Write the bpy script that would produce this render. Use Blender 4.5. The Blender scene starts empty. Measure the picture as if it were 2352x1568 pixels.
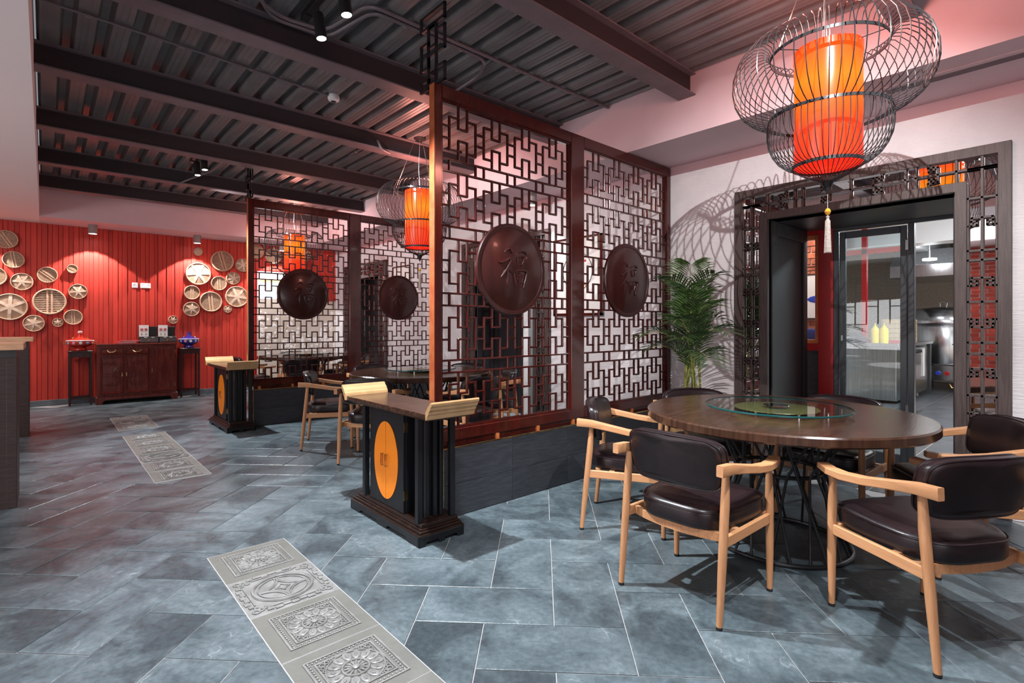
import bpy, bmesh, math, random
from mathutils import Vector, Matrix
random.seed(7)
S = bpy.context.scene
COL = S.collection
PI = math.pi
R = math.radians

# ------------------------------------------------------------------ camera
FPX, HORIZON, EYE, YAW = 1200.0, 745.0, 1.25, R(48.2)
cam = bpy.data.cameras.new('camera')
cam.sensor_width = 36.0
cam.lens = FPX / 2352 * 36.0
cam.shift_y = (HORIZON - 784.0) / 2352
cam.clip_start = 0.02
camo = bpy.data.objects.new('camera', cam)
COL.objects.link(camo)
camo.location = (0, 0, EYE)
camo.rotation_euler = (PI / 2, 0, YAW - PI / 2)
S.camera = camo

# ------------------------------------------------------------------ world, exposure
W = bpy.data.worlds.new('world'); S.world = W; W.use_nodes = True
W.node_tree.nodes['Background'].inputs[0].default_value = (.80, .80, .88, 1)
W.node_tree.nodes['Background'].inputs[1].default_value = 0.25
S.view_settings.view_transform = 'Standard'
S.view_settings.look = 'None'
S.view_settings.gamma = 1
S.view_settings.use_curve_mapping = False
S.view_settings.exposure = 0.30
S.cycles.use_denoising = True
S.cycles.max_bounces = 9
S.cycles.diffuse_bounces = 4
S.cycles.glossy_bounces = 5
S.cycles.transmission_bounces = 8
S.cycles.transparent_max_bounces = 12
S.cycles.sample_clamp_indirect = 6

# ------------------------------------------------------------------ lights
def area(loc, tgt, size, sizey, power, col=(1, 1, 1), spread=180):
    l = bpy.data.lights.new('area_light', 'AREA'); l.shape = 'RECTANGLE'
    l.size = size; l.size_y = sizey; l.energy = power; l.color = col; l.spread = R(spread)
    o = bpy.data.objects.new('area_light', l); COL.objects.link(o); o.location = loc
    o.rotation_euler = (Vector(tgt) - Vector(loc)).to_track_quat('-Z', 'Y').to_euler()
    return o
def spot(loc, tgt, power, angle, blend=.35, r=.025, col=(1, 1, 1)):
    l = bpy.data.lights.new('spot_light', 'SPOT'); l.energy = power; l.spot_size = R(angle)
    l.spot_blend = blend; l.shadow_soft_size = r; l.color = col
    o = bpy.data.objects.new('spot_light', l); COL.objects.link(o); o.location = loc
    o.rotation_euler = (Vector(tgt) - Vector(loc)).to_track_quat('-Z', 'Y').to_euler()
    return o
def point(loc, power, r=.05, col=(1, 1, 1)):
    l = bpy.data.lights.new('point_light', 'POINT'); l.energy = power; l.shadow_soft_size = r; l.color = col
    o = bpy.data.objects.new('point_light', l); COL.objects.link(o); o.location = loc
    return o
COOL = (.90, .96, 1.0); PINK = (1, .72, .74)
# windows of the dining hall behind and to the left of the viewpoint
area((-.6, -1.85, 1.4), (1.0, 2.5, 2.5), 3.6, 2.0, 52, (.98, .95, 1))
area((-4.40, 4.6, 1.5), (0, 4.7, 2.9), 4.5, 1.8, 150, (1, .95, .97))
# broad fill lights added over the left aisle, standing for unseen downlights
area((-2.2, 2.5, 2.78), (-2.2, 2.5, 0), 2.4, 4.0, 70, (1, .96, .93))
area((-2.0, 7.6, 2.78), (-2.0, 7.6, 0), 2.4, 4.0, 60, (1, .94, .92))
# track spots, and unseen spots added to brighten the white wall
TRACK = [(1.22, 2.78), (1.30, 3.20), (1.33, 6.9), (1.33, 7.15)]
spot((1.20, 2.66, 3.02), (1.75, 2.3, 0), 640, 84, .5, .03, COOL)
spot((1.33, 6.95, 3.0), (1.7, 6.2, 0), 480, 80, .5, .03, COOL)
spot((1.69, .27, 3.06), (4.3, 1.80, .6), 310, 88, .6, .006, (1, .97, .95))
spot((.9, .4, 3.02), (.9, 1.3, 0), 170, 95, .6, .03, COOL)
spot((1.5, 4.3, 3.02), (4.4, 5.3, 1.2), 190, 84, .6, .03, (1, .95, .93))  # added, no fixture: brightens the white wall behind the nearer screen
spot((1.5, 8.0, 3.02), (4.2, 9.0, 1.1), 150, 105, .5, .03, (1, .95, .93))  # added likewise for the white wall of the far bay
spot((2.6, .0, 3.05), (2.9, .6, 0), 150, 80, .5, .03, COOL)
# downlights grazing the red wall
for x in (-2.28, -.86, .557, 1.978, 3.40):
    spot((x, 10.44, 2.66), (x, 10.66, .6), 92, 96, .12, .02, (1, .96, .93))
for y in (4.47, 9.48):
    spot((4.32, y, 2.66), (4.4, y, 0), 45, 90, .3, .02, (.92, .94, 1))
# kitchen
area((7.6, .35, 2.97), (7.8, .8, 0), .6, 1.2, 210, (.95, .98, 1))
area((10.6, .45, 2.97), (10.8, 1.2, 0), .6, 1.2, 300, (.95, .98, 1))
area((6.6, 2.5, 2.85), (6.6, 2.5, 0), .7, .7, 26, (1, .93, .85))

# ------------------------------------------------------------------ materials
MATS = {}
def mk(name, col, rough=.5, metal=0.0, spec=.5, vary=None, vscale=4.0, vstretch=(1, 1, 1), vlow=.4, vhigh=.6, bump=0.0, bscale=40.0,
       bstretch=(1, 1, 1), bdist=.01, coat=0.0, rand=0.0, emit=None, estr=0.0, rvar=0.0, detail=5.0, trans=0.0, ior=1.45, alpha=1.0, seed=False):
    m = bpy.data.materials.new(name); m.use_nodes = True; N = m.node_tree.nodes; L = m.node_tree.links
    b = N['Principled BSDF']; I = b.inputs
    I['Base Color'].default_value = (*col, 1); I['Roughness'].default_value = rough; I['Metallic'].default_value = metal
    I['Specular IOR Level'].default_value = spec; I['Coat Weight'].default_value = coat; I['Coat Roughness'].default_value = .08
    I['Transmission Weight'].default_value = trans; I['IOR'].default_value = ior; I['Alpha'].default_value = alpha
    if emit: I['Emission Color'].default_value = (*emit, 1); I['Emission Strength'].default_value = estr
    tc = N.new('ShaderNodeTexCoord'); vec = tc.outputs['Object']
    if seed or rand:
        oi = N.new('ShaderNodeObjectInfo')
        ml = N.new('ShaderNodeMath'); ml.operation = 'MULTIPLY'; ml.inputs[1].default_value = 37.0; L.new(oi.outputs['Random'], ml.inputs[0])
        va = N.new('ShaderNodeVectorMath'); va.operation = 'ADD'; L.new(vec, va.inputs[0]); L.new(ml.outputs[0], va.inputs[1]); vec = va.outputs[0]
    def noise(sc, st, det=5.0):
        mp = N.new('ShaderNodeMapping'); mp.inputs['Scale'].default_value = st; L.new(vec, mp.inputs['Vector'])
        n = N.new('ShaderNodeTexNoise'); n.inputs['Scale'].default_value = sc; n.inputs['Detail'].default_value = det; n.inputs['Roughness'].default_value = .62
        L.new(mp.outputs[0], n.inputs['Vector']); return n
    out = None
    if vary:
        n = noise(vscale, vstretch, detail)
        cr = N.new('ShaderNodeValToRGB'); cr.color_ramp.elements[0].position = vlow; cr.color_ramp.elements[1].position = vhigh
        cr.color_ramp.elements[0].color = (*col, 1); cr.color_ramp.elements[1].color = (*vary, 1)
        L.new(n.outputs['Fac'], cr.inputs['Fac']); out = cr.outputs['Color']
        if rvar:
            mr = N.new('ShaderNodeMapRange'); mr.inputs[3].default_value = max(.02, rough - rvar); mr.inputs[4].default_value = rough + rvar
            L.new(n.outputs['Fac'], mr.inputs[0]); L.new(mr.outputs[0], I['Roughness'])
    if rand:
        hs = N.new('ShaderNodeHueSaturation'); mr = N.new('ShaderNodeMapRange'); mr.inputs[3].default_value = 1 - rand; mr.inputs[4].default_value = 1 + rand
        L.new(oi.outputs['Random'], mr.inputs[0]); L.new(mr.outputs[0], hs.inputs['Value'])
        if out: L.new(out, hs.inputs['Color'])
        else: hs.inputs['Color'].default_value = (*col, 1)
        out = hs.outputs[0]
    if out: L.new(out, I['Base Color'])
    if bump:
        n = noise(bscale, bstretch, 6.0)
        bp = N.new('ShaderNodeBump'); bp.inputs['Strength'].default_value = bump; bp.inputs['Distance'].default_value = bdist
        L.new(n.outputs['Fac'], bp.inputs['Height']); L.new(bp.outputs[0], I['Normal'])
    MATS[name] = m
    return m
mk('paint_pink', (.70, .53, .57), .6, vary=(.73, .56, .60), vscale=2, bump=.05, bscale=120)
mk('paint_ceiling', (.86, .78, .79), .6, bump=.04, bscale=120)
mk('wallpaper', (.80, .78, .80), .55, vary=(.74, .72, .75), vscale=3, bump=.55, bscale=9, bstretch=(1, 1.2, 14), bdist=.02)
mk('deck', (.19, .183, .19), .42, metal=.15, vary=(.155, .15, .155), vscale=3)
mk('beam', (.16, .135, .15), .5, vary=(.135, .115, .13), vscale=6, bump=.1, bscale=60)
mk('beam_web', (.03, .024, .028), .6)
mk('red_board', (.53, .042, .027), .5, vary=(.59, .048, .031), vscale=3, vstretch=(4, 4, .6), rand=.10, bump=.25, bscale=25, bstretch=(3, 3, .5), bdist=.01)
mk('slate_skirting', (.10, .12, .14), .4, vary=(.14, .16, .18), vscale=9)
mk('grout', (.34, .33, .33), .8)
mk('black_tile', (.055, .062, .07), .35, vary=(.085, .09, .1), vscale=4)
mk('lacquer_lamplit', (.36, .10, .035), .35, vary=(.28, .06, .02), vscale=7)  # red lacquer with warm lamplight put into the colour
mk('lacquer_red', (.058, .0065, .004), .22, vary=(.036, .0045, .0035), vscale=5, vstretch=(3, 3, .6), coat=.35)
mk('lacquer_disc', (.042, .0085, .007), .30, vary=(.030, .007, .006), vscale=3, vstretch=(4, 1, .5), coat=.25)
mk('black_paint', (.012, .012, .014), .34, vary=(.018, .018, .02), vscale=10, bump=.05, bscale=90, bstretch=(1, 1, .1))
mk('cabinet_black', (.006, .0065, .008), .36, vary=(.010, .011, .014), vscale=9, vstretch=(8, 8, .5), bump=.1, bscale=60, bstretch=(6, 6, .3))
mk('cabinet_edge', (.016, .008, .006), .3, vary=(.05, .024, .015), vscale=30, vlow=.55, vhigh=.75, bump=.2, bscale=80)
mk('dark_oak', (.028, .0135, .009), .20, vary=(.070, .034, .021), vscale=7, vstretch=(1.2, 9, 9), bump=.1, bscale=18, bstretch=(1, 14, 14), bdist=.006)
mk('table_oak', (.033, .0155, .010), .17, vary=(.062, .029, .018), vscale=6, vstretch=(1.0, 8, .25), vlow=.42, vhigh=.68, bump=.12, bscale=16, bstretch=(1, 12, .2), bdist=.004)
mk('gold_paint', (.56, .335, .165), .36, metal=.2, vary=(.50, .30, .14), vscale=14)
mk('orange_paint', (.88, .25, .008), .35)
mk('brass', (.80, .58, .30), .22, metal=1, vary=(.5, .3, .12), vscale=20)
mk('chrome', (.85, .86, .88), .08, metal=1)
mk('plinth_board', (.022, .025, .032), .5, vary=(.034, .038, .046), vscale=4, vstretch=(2, 1, 14), rand=.12, bump=.5, bscale=16, bstretch=(1.5, 1, 16), bdist=.006)
mk('leather', (.0095, .0055, .0065), .32, vary=(.0155, .0082, .0095), vscale=7, bump=.12, bscale=55, bdist=.004, rvar=.06)
mk('piping', (.012, .006, .008), .3)
mk('beech', (.47, .235, .115), .42, vary=(.37, .17, .075), vscale=5, vstretch=(14, 14, 1.3), vlow=.35, vhigh=.7)
mk('beech_arm', (.50, .25, .122), .38, vary=(.42, .20, .092), vscale=5, vstretch=(1.3, 14, 14), vlow=.35, vhigh=.7)
mk('rubber', (.01, .01, .01), .7)
mk('wire_black', (.012, .012, .013), .35)
mk('wire_steel', (.022, .022, .025), .30)
mk('cable', (.7, .7, .7), .3, metal=1)
mk('tassel', (.24, .20, .18), .8, vary=(.36, .31, .28), vscale=90)
mk('amber', (.8, .42, .05), .08, trans=.5)
mk('slotted_bamboo', (.70, .47, .33), .5, vary=(.58, .37, .24), vscale=9, rand=.10)
mk('woven_bamboo', (.60, .41, .29), .6, vary=(.44, .28, .18), vscale=40, rand=.12, bump=.4, bscale=80)
mk('bamboo_strip', (.76, .58, .45), .5, vary=(.66, .48, .35), vscale=6, rand=.10)
mk('bamboo_gap', (.05, .018, .012), .8)
mk('mahogany', (.115, .018, .014), .22, vary=(.17, .034, .024), vscale=6, vstretch=(6, 6, .8), coat=.3)
mk('blackwood', (.035, .012, .012), .35, vary=(.05, .02, .018), vscale=8)
mk('cloisonne_red', (.62, .035, .015), .2, coat=.4, vary=(.50, .03, .02), vscale=20)
mk('cloisonne_blue', (.025, .02, .22), .2, coat=.4, vary=(.05, .03, .32), vscale=20)
mk('enamel_white', (.80, .80, .82), .25)
mk('enamel_skyblue', (.25, .38, .62), .25)
mk('enamel_pink', (.75, .30, .36), .25)
mk('white_plastic', (.78, .76, .76), .35)
mk('paper', (.82, .80, .78), .7)
mk('red_print', (.55, .02, .03), .6)
mk('black_plastic', (.015, .015, .016), .4)
mk('oak_top', (.72, .44, .27), .45, vary=(.60, .34, .19), vscale=5, vstretch=(1.5, 12, 12))
mk('counter_dark', (.042, .026, .026), .5, vary=(.06, .038, .036), vscale=5, vstretch=(1.5, 1.5, 20), bump=.3, bscale=20, bstretch=(1, 1, 14))
mk('portal_wood', (.055, .040, .038), .42, vary=(.085, .062, .058), vscale=6, vstretch=(16, 16, 1), bump=.25, bscale=22, bstretch=(14, 14, .6), bdist=.006)
mk('portal_dark', (.028, .027, .031), .42, vary=(.038, .036, .04), vscale=6, vstretch=(12, 12, .7))
mk('mirror', (.92, .92, .92), .02, metal=1)
mk('steel', (.62, .63, .65), .22, metal=1, vary=(.50, .51, .53), vscale=5, vstretch=(8, 8, .3))
mk('steel_dark', (.22, .23, .24), .3, metal=.9)
mk('iron_frame', (.035, .042, .050), .38)
mk('white_paint', (.80, .82, .83), .5)
mk('red_paint', (.40, .012, .014), .38)
mk('orange_wood', (.58, .19, .06), .4, vary=(.45, .13, .04), vscale=8)
mk('brick', (.50, .16, .08), .85, vary=(.36, .09, .05), vscale=12, rand=.22, bump=.8, bscale=30, bdist=.01)
mk('brick_red', (.40, .05, .03), .8, vary=(.28, .03, .02), vscale=9, rand=.25, bump=.8, bscale=24, bdist=.015)
mk('mortar', (.55, .47, .42), .9)
mk('beige_tile', (.50, .42, .34), .4, vary=(.40, .33, .26), vscale=30, bump=.2, bscale=40)
mk('yellow_plastic', (.85, .60, .02), .35)
mk('crate_wood', (.60, .44, .25), .7, vary=(.38, .24, .12), vscale=12, vstretch=(1, 6, 6))
mk('blue_plastic', (.03, .06, .45), .35)
mk('navy_leather', (.02, .03, .14), .35)
mk('diamond_plate', (.06, .06, .065), .35, metal=.7, bump=.9, bscale=26, bdist=.02)
mk('terracotta_glaze', (.20, .10, .05), .45, vary=(.42, .25, .11), vscale=16, bump=.6, bscale=18)
mk('soil', (.05, .035, .025), .9)
mk('palm_leaf', (.026, .062, .020), .40, vary=(.06, .115, .030), vscale=3, rand=.25)
mk('palm_stem', (.38, .36, .10), .5, vary=(.22, .28, .07), vscale=9)
mk('silk_panel', (.56, .49, .43), .7, vary=(.59, .52, .46), vscale=2)
mk('blossom_white', (.85, .83, .82), .7)
mk('branch_print', (.46, .22, .10), .7)
mk('conduit', (.16, .135, .15), .45, metal=.2)
mk('fixture_grey', (.30, .27, .26), .4)
mk('lamp_face', (1, 1, 1), .5, emit=(.96, .98, 1), estr=22)
mk('kitchen_lamp', (1, 1, 1), .5, emit=(.95, .98, 1), estr=26)
mk('window_glow', (.8, .9, 1), .5, emit=(.60, .76, 1.0), estr=.75)
mk('window_pale', (.9, .93, 1), .5, emit=(.84, .88, 1.0), estr=.85)
mk('yellow_band', (.80, .58, .18), .5, emit=(.80, .60, .22), estr=.5)
mk('stone_tile', (.125, .125, .113), .45, vary=(.155, .155, .142), vscale=7, vlow=.35, vhigh=.7, seed=True, bump=.15, bscale=60)
mk('carved_stone', (.25, .25, .245), .33, vary=(.18, .18, .175), vscale=12)
mk('carved_groove', (.30, .29, .27), .5)
mk('glitter', (.085, .08, .03), .3, metal=.3, vary=(.50, .47, .22), vscale=240, vlow=.54, vhigh=.66)

def slate():
    m = mk('slate', (.105, .145, .165), .33); N = m.node_tree.nodes; L = m.node_tree.links; I = N['Principled BSDF'].inputs
    tc = N.new('ShaderNodeTexCoord'); oi = N.new('ShaderNodeObjectInfo')
    ml = N.new('ShaderNodeMath'); ml.operation = 'MULTIPLY'; ml.inputs[1].default_value = 61.0; L.new(oi.outputs['Random'], ml.inputs[0])
    va = N.new('ShaderNodeVectorMath'); va.operation = 'ADD'; L.new(tc.outputs['Object'], va.inputs[0]); L.new(ml.outputs[0], va.inputs[1])
    def noise(sc, det, rg=.6, dist=0):
        n = N.new('ShaderNodeTexNoise'); n.inputs['Scale'].default_value = sc; n.inputs['Detail'].default_value = det; n.inputs['Roughness'].default_value = rg
        n.inputs['Distortion'].default_value = dist; L.new(va.outputs[0], n.inputs['Vector']); return n
    n1 = noise(2.6, 7, .62, .6); n2 = noise(38, 5, .7); n3 = noise(2.2, 3, .55, 1.2)
    c1 = N.new('ShaderNodeValToRGB'); e = c1.color_ramp.elements
    e[0].position = .38; e[0].color = (.046, .060, .069, 1); e[1].position = .63; e[1].color = (.124, .156, .174, 1)
    x = e.new(.5); x.color = (.083, .109, .123, 1)
    L.new(n1.outputs['Fac'], c1.inputs['Fac'])
    # thin pale cleft lines where the second noise crosses its middle
    ab = N.new('ShaderNodeMath'); ab.operation = 'SUBTRACT'; ab.inputs[1].default_value = .5; L.new(n3.outputs['Fac'], ab.inputs[0])
    ab2 = N.new('ShaderNodeMath'); ab2.operation = 'ABSOLUTE'; L.new(ab.outputs[0], ab2.inputs[0])
    vr = N.new('ShaderNodeMapRange'); vr.inputs[1].default_value = 0; vr.inputs[2].default_value = .006; vr.inputs[3].default_value = .34; vr.inputs[4].default_value = 0
    L.new(ab2.outputs[0], vr.inputs[0])
    gate = N.new('ShaderNodeMapRange'); gate.inputs[1].default_value = .50; gate.inputs[2].default_value = .62; L.new(n1.outputs['Fac'], gate.inputs[0])
    vm = N.new('ShaderNodeMath'); vm.operation = 'MULTIPLY'; L.new(vr.outputs[0], vm.inputs[0]); L.new(gate.outputs[0], vm.inputs[1])
    mx = N.new('ShaderNodeMix'); mx.data_type = 'RGBA'; L.new(vm.outputs[0], mx.inputs[0]); L.new(c1.outputs[0], mx.inputs[6]); mx.inputs[7].default_value = (.42, .46, .47, 1)
    sp = N.new('ShaderNodeMapRange'); sp.inputs[1].default_value = .3; sp.inputs[2].default_value = .75; sp.inputs[3].default_value = .72; sp.inputs[4].default_value = 1.32; L.new(n2.outputs['Fac'], sp.inputs[0])
    hs = N.new('ShaderNodeHueSaturation'); L.new(mx.outputs[2], hs.inputs['Color'])
    rv = N.new('ShaderNodeMapRange'); rv.inputs[3].default_value = .95; rv.inputs[4].default_value = 1.05; L.new(oi.outputs['Random'], rv.inputs[0])
    pm = N.new('ShaderNodeMath'); pm.operation = 'MULTIPLY'; L.new(sp.outputs[0], pm.inputs[0]); L.new(rv.outputs[0], pm.inputs[1])
    L.new(pm.outputs[0], hs.inputs['Value']); L.new(hs.outputs[0], I['Base Color'])
    rr = N.new('ShaderNodeMapRange'); rr.inputs[3].default_value = .20; rr.inputs[4].default_value = .40; L.new(n1.outputs['Fac'], rr.inputs[0]); L.new(rr.outputs[0], I['Roughness'])
    b1 = N.new('ShaderNodeBump'); b1.inputs['Strength'].default_value = .35; b1.inputs['Distance'].default_value = .012
    n4 = noise(13, 8, .65, .4); L.new(n4.outputs['Fac'], b1.inputs['Height']); L.new(b1.outputs[0], I['Normal'])
slate()
def shade_mat(name, top, bottom, z0, z1, strength):
    # lit fabric of the lanterns: the lamp inside makes the cloth glow
    m = mk(name, (.42, .03, .008), .22); N = m.node_tree.nodes; L = m.node_tree.links; I = N['Principled BSDF'].inputs
    tc = N.new('ShaderNodeTexCoord'); sx = N.new('ShaderNodeSeparateXYZ'); L.new(tc.outputs['Object'], sx.inputs[0])
    mr = N.new('ShaderNodeMapRange'); mr.inputs[1].default_value = z0; mr.inputs[2].default_value = z1; L.new(sx.outputs['Z'], mr.inputs[0])
    cr = N.new('ShaderNodeValToRGB'); e = cr.color_ramp.elements
    e[0].position = 0; e[0].color = (*bottom, 1); e[1].position = 1; e[1].color = (.95, .05, .010, 1)
    for p, c in ((.30, (1.0, .045, .006)), (.52, (1.0, .17, .004)), (.68, (*top,)), (.86, (1.0, .14, .006))):
        x = e.new(p); x.color = (*c, 1)
    L.new(mr.outputs[0], cr.inputs['Fac']); L.new(cr.outputs[0], I['Emission Color']); I['Emission Strength'].default_value = strength
    return m
shade_mat('lantern_cloth', (1.0, .28, .006), (.9, .018, .008), 0, .62, .78)
def glass(name, col, rough=0.0, mixf=.12, ior=1.5):
    m = bpy.data.materials.new(name); m.use_nodes = True; N = m.node_tree.nodes; L = m.node_tree.links
    N.remove(N['Principled BSDF']); out = N['Material Output']
    t = N.new('ShaderNodeBsdfTransparent'); t.inputs[0].default_value = (*col, 1)
    g = N.new('ShaderNodeBsdfGlossy'); g.inputs['Roughness'].default_value = rough; g.inputs[0].default_value = (1, 1, 1, 1)
    fr = N.new('ShaderNodeFresnel'); fr.inputs['IOR'].default_value = ior
    ad = N.new('ShaderNodeMath'); ad.operation = 'ADD'; ad.inputs[1].default_value = mixf; ad.use_clamp = True; L.new(fr.outputs[0], ad.inputs[0])
    mx = N.new('ShaderNodeMixShader'); L.new(ad.outputs[0], mx.inputs[0]); L.new(t.outputs[0], mx.inputs[1]); L.new(g.outputs[0], mx.inputs[2]); L.new(mx.outputs[0], out.inputs[0])
    MATS[name] = m
glass('glass_table', (.92, .98, .95), 0, 0, 1.3)
glass('glass_door', (.86, .94, .95), 0, .01, 1.32)
mk('glass_edge', (.008, .055, .055), .08)

# ------------------------------------------------------------------ mesh helpers
OFF = {}
class MB:
    def __init__(s): s.v = []; s.f = []
    def add(s, vs, fs):
        k = len(s.v); s.v += [tuple(p) for p in vs]; s.f += [tuple(i + k for i in f) for f in fs]; return s
    def bb(s, x0, x1, y0, y1, z0, z1):
        return s.add([(x0, y0, z0), (x1, y0, z0), (x1, y1, z0), (x0, y1, z0), (x0, y0, z1), (x1, y0, z1), (x1, y1, z1), (x0, y1, z1)],
                     [(0, 3, 2, 1), (4, 5, 6, 7), (0, 1, 5, 4), (1, 2, 6, 5), (2, 3, 7, 6), (3, 0, 4, 7)])
    def obox(s, c, size, ax=(1, 0, 0), ay=(0, 1, 0), az=(0, 0, 1)):
        c = Vector(c); ax, ay, az = Vector(ax).normalized() * size[0] / 2, Vector(ay).normalized() * size[1] / 2, Vector(az).normalized() * size[2] / 2
        P = [c + ax * i + ay * j + az * k for k in (-1, 1) for i, j in ((-1, -1), (1, -1), (1, 1), (-1, 1))]
        return s.add(P, [(0, 3, 2, 1), (4, 5, 6, 7), (0, 1, 5, 4), (1, 2, 6, 5), (2, 3, 7, 6), (3, 0, 4, 7)])
    def bar(s, a, b, w, h, up=(0, 0, 1)):
        a, b = Vector(a), Vector(b); d = b - a; u = Vector(up); sd = d.cross(u)
        if sd.length < 1e-6: sd = d.cross(Vector((1, 0, 0)))
        sd.normalize(); u = sd.cross(d).normalized()
        return s.obox((a + b) / 2, (d.length, w, h), d, sd, u)
    def prism(s, poly, fn, a, b):
        n = len(poly); vs = [fn(p, a) for p in poly] + [fn(p, b) for p in poly]
        fs = [tuple(range(n))[::-1], tuple(range(n, 2 * n))] + [(i, (i + 1) % n, (i + 1) % n + n, i + n) for i in range(n)]
        return s.add(vs, fs)
    def tube(s, pts, r, n=8, closed=False):
        pts = [Vector(p) for p in pts]; m = len(pts); rs = r if isinstance(r, (list, tuple)) else [r] * m
        T = []
        for i in range(m):
            if closed: d = pts[(i + 1) % m] - pts[i - 1]
            else: d = pts[min(i + 1, m - 1)] - pts[max(i - 1, 0)]
            T.append(d.normalized())
        u = T[0].orthogonal().normalized(); vs = []
        for i in range(m):
            u = (u - T[i] * u.dot(T[i])).normalized(); w = T[i].cross(u)
            vs += [pts[i] + (u * math.cos(2 * PI * k / n) + w * math.sin(2 * PI * k / n)) * rs[i] for k in range(n)]
        fs = []
        for i in range(m if closed else m - 1):
            j = (i + 1) % m
            fs += [(i * n + k, i * n + (k + 1) % n, j * n + (k + 1) % n, j * n + k) for k in range(n)]
        if not closed: fs += [tuple(range(n))[::-1], tuple((m - 1) * n + k for k in range(n))]
        return s.add(vs, fs)
    def ring(s, c, rad, r, n=48, k=8, plane='xy'):
        P = []
        for i in range(n):
            a = 2 * PI * i / n; x, y = rad * math.cos(a), rad * math.sin(a)
            P.append((c[0] + x, c[1] + y, c[2]) if plane == 'xy' else (c[0] + x, c[1], c[2] + y))
        return s.tube(P, r, k, True)
    def lathe(s, prof, n=32, c=(0, 0, 0), fn=None, caps=None):
        if caps is None: caps = not (abs(prof[0][0] - prof[-1][0]) < .012 and prof[0][0] > .03)
        vs = []; fs = []; m = len(prof)
        for r_, z in prof:
            for k in range(n):
                a = 2 * PI * k / n; p = (r_ * math.cos(a), r_ * math.sin(a), z)
                p = fn(p) if fn else p
                vs.append((c[0] + p[0], c[1] + p[1], c[2] + p[2]))
        for i in range(m - 1):
            fs += [(i * n + k, i * n + (k + 1) % n, (i + 1) * n + (k + 1) % n, (i + 1) * n + k) for k in range(n)]
        if caps and prof[0][0] > 1e-5: fs.append(tuple(range(n))[::-1])
        if caps and prof[-1][0] > 1e-5: fs.append(tuple((m - 1) * n + k for k in range(n)))
        return s.add(vs, fs)
    def layers(s, L):
        n = len(L[0]); vs = [p for l in L for p in l]; fs = [tuple(range(n))[::-1], tuple((len(L) - 1) * n + k for k in range(n))]
        for i in range(len(L) - 1):
            fs += [(i * n + k, i * n + (k + 1) % n, (i + 1) * n + (k + 1) % n, (i + 1) * n + k) for k in range(n)]
        return s.add(vs, fs)
    def build(s, name, m, parent=None, smooth=False, bev=0, seg=1, off=None, label=None, kind=None, angle=38):
        o3 = Vector(off) if off is not None else (OFF.get(parent.name, Vector()) if parent else Vector())
        me = bpy.data.meshes.new(name)
        me.from_pydata([(p[0] - o3[0], p[1] - o3[1], p[2] - o3[2]) for p in s.v], [], s.f)
        if bev or True:
            b = bmesh.new(); b.from_mesh(me); bmesh.ops.recalc_face_normals(b, faces=b.faces)
            if bev: bmesh.ops.bevel(b, geom=[e for e in b.edges if e.is_manifold and e.calc_face_angle(0) > .5], offset=bev, segments=seg, affect='EDGES', clamp_overlap=True, profile=.5)
            b.to_mesh(me); b.free()
        me.materials.append(MATS[m] if isinstance(m, str) else m)
        if smooth:
            me.shade_smooth(); me.set_sharp_from_angle(angle=R(angle))
        o = bpy.data.objects.new(name, me); COL.objects.link(o)
        if parent: o.parent = parent
        OFF[o.name] = o3
        if label: o['label'] = label
        if kind: o['kind'] = kind
        return o
def thing(name, label, cat, loc=(0, 0, 0), rz=0, group=None, world=True):
    o = bpy.data.objects.new(name, None); COL.objects.link(o); o.location = loc; o.rotation_euler = (0, 0, rz); o.empty_display_size = .05
    o['label'] = label; o['category'] = cat
    if group: o['group'] = group
    OFF[o.name] = Vector(loc) if world else Vector()
    return o
def tag(o, label, cat, group=None):
    o['label'] = label; o['category'] = cat
    if group: o['group'] = group
    return o
def struct(o): o['kind'] = 'structure'; return o
def inst(src, parent, name, loc, rz=0.0, rot=None, scale=None):
    o = bpy.data.objects.new(name, src.data if hasattr(src, 'data') else src); COL.objects.link(o); o.parent = parent; o.location = loc
    o.rotation_euler = rot if rot else (0, 0, rz)
    if scale: o.scale = scale
    return o
def dup(root, loc=None, rz=None, label=None, group=None, skip=()):
    def cp(o, par):
        c = o.copy(); COL.objects.link(c)
        if par: c.parent = par
        for ch in o.children:
            if ch.name.split('.')[0] not in skip: cp(ch, c)
        return c
    r = cp(root, None)
    if loc is not None: r.location = loc
    if rz is not None: r.rotation_euler = (0, 0, rz)
    if label: r['label'] = label
    if group: r['group'] = group
    return r
def rrect(x0, x1, y0, y1, r, n=4):
    P = []
    for cx, cy, a0 in ((x1 - r, y0 + r, -90), (x1 - r, y1 - r, 0), (x0 + r, y1 - r, 90), (x0 + r, y0 + r, 180)):
        for k in range(n + 1):
            a = R(a0 + 90 * k / n); P.append((cx + r * math.cos(a), cy + r * math.sin(a)))
    return P

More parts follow.
